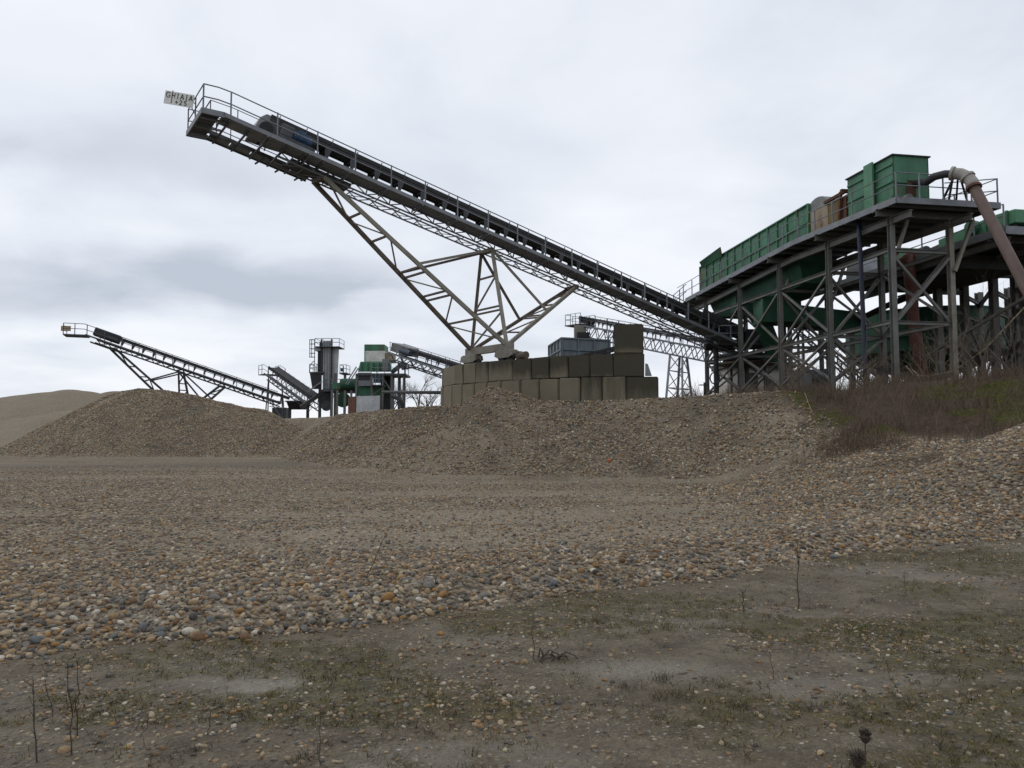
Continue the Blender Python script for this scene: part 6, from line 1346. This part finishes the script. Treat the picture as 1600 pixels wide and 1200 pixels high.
# weeds standing in the mud
def gp(px, py, z0=0.0):
    q_ = Pz(px, py, z0)
    for _ in range(4): q_ = Pz(px, py, zt(q_.x, q_.y))
    return q_
def weed(px, py, tx, ty, r, lab, seed, twigs=6, mat='deadweed', tw=0.12, name='dry_weed', knob=False):
    rs = random.Random(seed); b0 = gp(px, py); t1 = P(tx, ty, b0.y + rs.uniform(-.05, .05)); n_ = 7
    pts = [lerp(b0 - Vector((0, 0, .01)), t1, k / n_) + (Vector((rs.gauss(0, .006), rs.gauss(0, .006), 0)) if 0 < k < n_ else Vector()) for k in range(n_ + 1)]
    mb = MB(); mb.tube(pts, [r * (1 - 0.6 * k / n_) for k in range(n_ + 1)], 5)
    for k in range(twigs):
        t = rs.uniform(0.25, 0.98); i = min(n_ - 1, int(t * n_)); q_ = pts[i].lerp(pts[i + 1], t * n_ - i); L_ = (t1 - b0).length * tw * rs.uniform(0.5, 1.4)
        d = Vector((rs.gauss(0, 1), rs.gauss(0, 1), rs.uniform(0.3, 1.4))).normalized()
        mb.tube([q_, q_ + d * L_ * .5 + Vector((0, 0, .1 * L_)), q_ + d * L_ + Vector((0, 0, .3 * L_))], [r * 0.5, r * 0.35, r * 0.2], 3)
        if knob and rs.random() < 0.8:
            e_ = q_ + d * L_ + Vector((0, 0, .3 * L_)); mb.tube([e_, e_ + Vector((0, 0, .012))], [0.005, 0.003], 4)
    o = mb.build(name, mat, None); tag(o, lab, 'weed', 'dry weeds standing in the mud'); return o
weed(1247, 952, 1247, 845, 0.006, 'tall straight dark dry stem standing alone in the mud before the cobble ridge', 1, 16, tw=0.05, knob=True)
weed(571, 903, 611, 818, 0.0045, 'thin dry stem leaning right out of the cobble ridge', 2, 3, tw=0.08)
weed(782, 895, 779, 832, 0.003, 'faint thin dry stem rising from the grey lane behind the cobbles', 3, 2)
weed(1162, 956, 1161, 924, 0.006, 'short leafy dead weed near the tall dark stem', 4, 12, tw=0.3)
weed(833, 1030, 833, 962, 0.0035, 'slender upright dry stem beside the arched dead root', 5, 4)
weed(58, 1190, 52, 1062, 0.0045, 'branching dry weed with pale moss at its foot', 6, 12, tw=0.16)
weed(82, 1120, 66, 1038, 0.003, 'small forked dry weed behind the branching one', 7, 8, tw=0.22)
weed(112, 1180, 106, 1036, 0.004, 'slim dry weed with short upward twigs in the moss', 8, 12, tw=0.12)
weed(121, 1150, 122, 1030, 0.004, 'dry weed with knobbed tips standing among mossy pebbles', 9, 10, tw=0.14, knob=True)
weed(325, 1148, 330, 1098, 0.003, 'small dark dead stem among pale pebbles', 10, 5)
weed(503, 1196, 500, 1098, 0.0028, 'hair-thin dry stem by the pale puddle', 11, 4)
weed(183, 1135, 180, 1110, 0.003, 'stubby dead stem in the mossy corner', 12, 3)
weed(1210, 1062, 1200, 1008, 0.0026, 'wispy dry stem rising from flattened grass', 13, 5)
weed(1416, 930, 1412, 893, 0.003, 'short dry stem in the grey mud near the right cobbles', 14, 5)
# arched dead root, dry grass tufts
rt = MB(); rs = random.Random(3); g_ = gp(845, 1030)
for k in range(9):
    a_ = g_ + Vector((rs.uniform(-.02, .12), rs.uniform(-.05, .05), 0)); b_ = a_ + Vector((rs.uniform(-.12, .2), rs.uniform(-.08, .08), 0)); rt.tube([a_, lerp(a_, b_, .4) + Vector((0, 0, rs.uniform(.02, .07))), lerp(a_, b_, .8) + Vector((0, 0, .03)), b_], [0.006, 0.005, 0.004, 0.002], 4)
tag(rt.build('dead_root', 'deadweed', None), 'dark arched dead root lying on the mud', 'root')
def tuft(px, py, n_, hgt, spread, mat, lab, seed):
    g_ = gp(px, py); b = np.tile(np.array(g_), (n_, 1)); rs_ = np.random.default_rng(seed); b[:, :2] += rs_.normal(0, spread, (n_, 2)); b[:, 2] = terrain(b[:, 0], b[:, 1]) - 0.003
    hh = rs_.uniform(0.3, 1.0, n_) * hgt; o = ribbons('dry_grass_tuft', b, hh, hh * rs_.uniform(0.2, 1.6, n_), rs_.uniform(0, 6.283, n_), rs_.uniform(0.002, 0.005, n_), 0.45, mat, 4); tag(o, lab, 'grass tuft', 'dry grass tufts on the mud')
M['palegrass'] = leafmat('pale_dry_grass', [(0.05, 0.038, 0.026), (0.11, 0.088, 0.06), (0.17, 0.14, 0.095), (0.075, 0.058, 0.04)])
for i, a_ in enumerate(((1052, 1090, 90, 0.17, 0.07, 'palegrass', 'large pale tuft of dry grass on the bare grey mud'), (1035, 1060, 50, 0.11, 0.04, 'litter', 'dark drooping grass tuft behind the large pale tuft'), (1116, 1066, 40, 0.09, 0.05, 'litter', 'flattened dark grass tuft near a white pebble'), (1158, 1108, 60, 0.10, 0.06, 'litter', 'dark matted grass tuft between orange stones'), (1250, 1020, 80, 0.13, 0.08, 'palegrass', 'spiky pale grass tuft behind scattered gravel'), (1350, 985, 220, 0.12, 0.18, 'bankgrass', 'broad green grass tuft on the mud before the gravel'), (1478, 1050, 80, 0.12, 0.07, 'litter', 'dark brown grass tuft on the pebbly right side'), (1404, 880, 60, 0.12, 0.12, 'litter', 'low dark weeds at the cobble edge'), (1290, 885, 70, 0.11, 0.14, 'litter', 'low dark weeds behind the tall stem'), (905, 1060, 40, 0.07, 0.05, 'bankgrass', 'small green tuft past the arched root'), (860, 1095, 60, 0.07, 0.07, 'bankgrass', 'low green tuft beside a round orange stone'), (1560, 880, 60, 0.2, 0.15, 'litter', 'dark weeds where the right cobbles end'), (770, 1150, 70, 0.07, 0.08, 'bankgrass', 'green moss tuft in dark wet soil'), (1340, 1195, 60, 0.1, 0.08, 'litter', 'dark grass tuft under the teasel heads'))): tuft(*a_, 300 + i)
# two dry teasel heads in the foreground
for i, (px, py, Yd, r_, lab) in enumerate(((1352, 1151, 3.42, 0.026, 'upper round teasel seed head on a thin stalk'), (1340, 1187, 3.34, 0.032, 'lower and larger dark teasel seed head'))):
    c = P(px, py, Yd); ts = thing('teasel', (c.x, c.y, zt(c.x, c.y)), lab, 'teasel', 'dry teasels'); tube('stalk', [(c.x - .02, c.y + .02, zt(c.x, c.y) - .01), (c.x - .005, c.y, c.z * 0.5), c], 0.003, 'deadweed', ts, 5)
    bm = MB(); rs = random.Random(i); bm.tube([c - Vector((0, 0, r_)), c - Vector((0, 0, r_ * .5)), c, c + Vector((0, 0, r_ * .6)), c + Vector((0, 0, r_ * 1.1))], [r_ * .3, r_ * .7, r_ * .78, r_ * .6, r_ * .15], 9)
    for k in range(170):
        d = Vector((rs.gauss(0, 1), rs.gauss(0, 1), rs.gauss(0.25, 1))).normalized(); bm.tube([c + d * r_ * .6, c + d * r_ * rs.uniform(1.0, 1.35) + Vector((0, 0, r_ * .25))], [0.0022, 0.0006], 3, False)
    bm.build('seed_head', 'deadweed', ts)
# a broken brick on the slope
q_ = P(953, 723, 29.5); 
for _ in range(6):
    q_ = P(953, 723, q_.y + (zt(q_.x, q_.y) - q_.z) * -0.9)
br = MB().obox(Vector((q_.x - .07, q_.y, zt(q_.x, q_.y) - .02)), (0.16, 0.04, .02), (-.03, .1, 0.02), (0, -0.02, 0.10)).build('brick_fragment', 'rust', None, bevel=0.012)
br.data.materials[0] = paint('orange_brick', (0.35, 0.12, 0.05), (0.26, 0.085, 0.04), 0, 0.9); tag(br, 'orange broken brick lying on the gravel slope', 'brick')
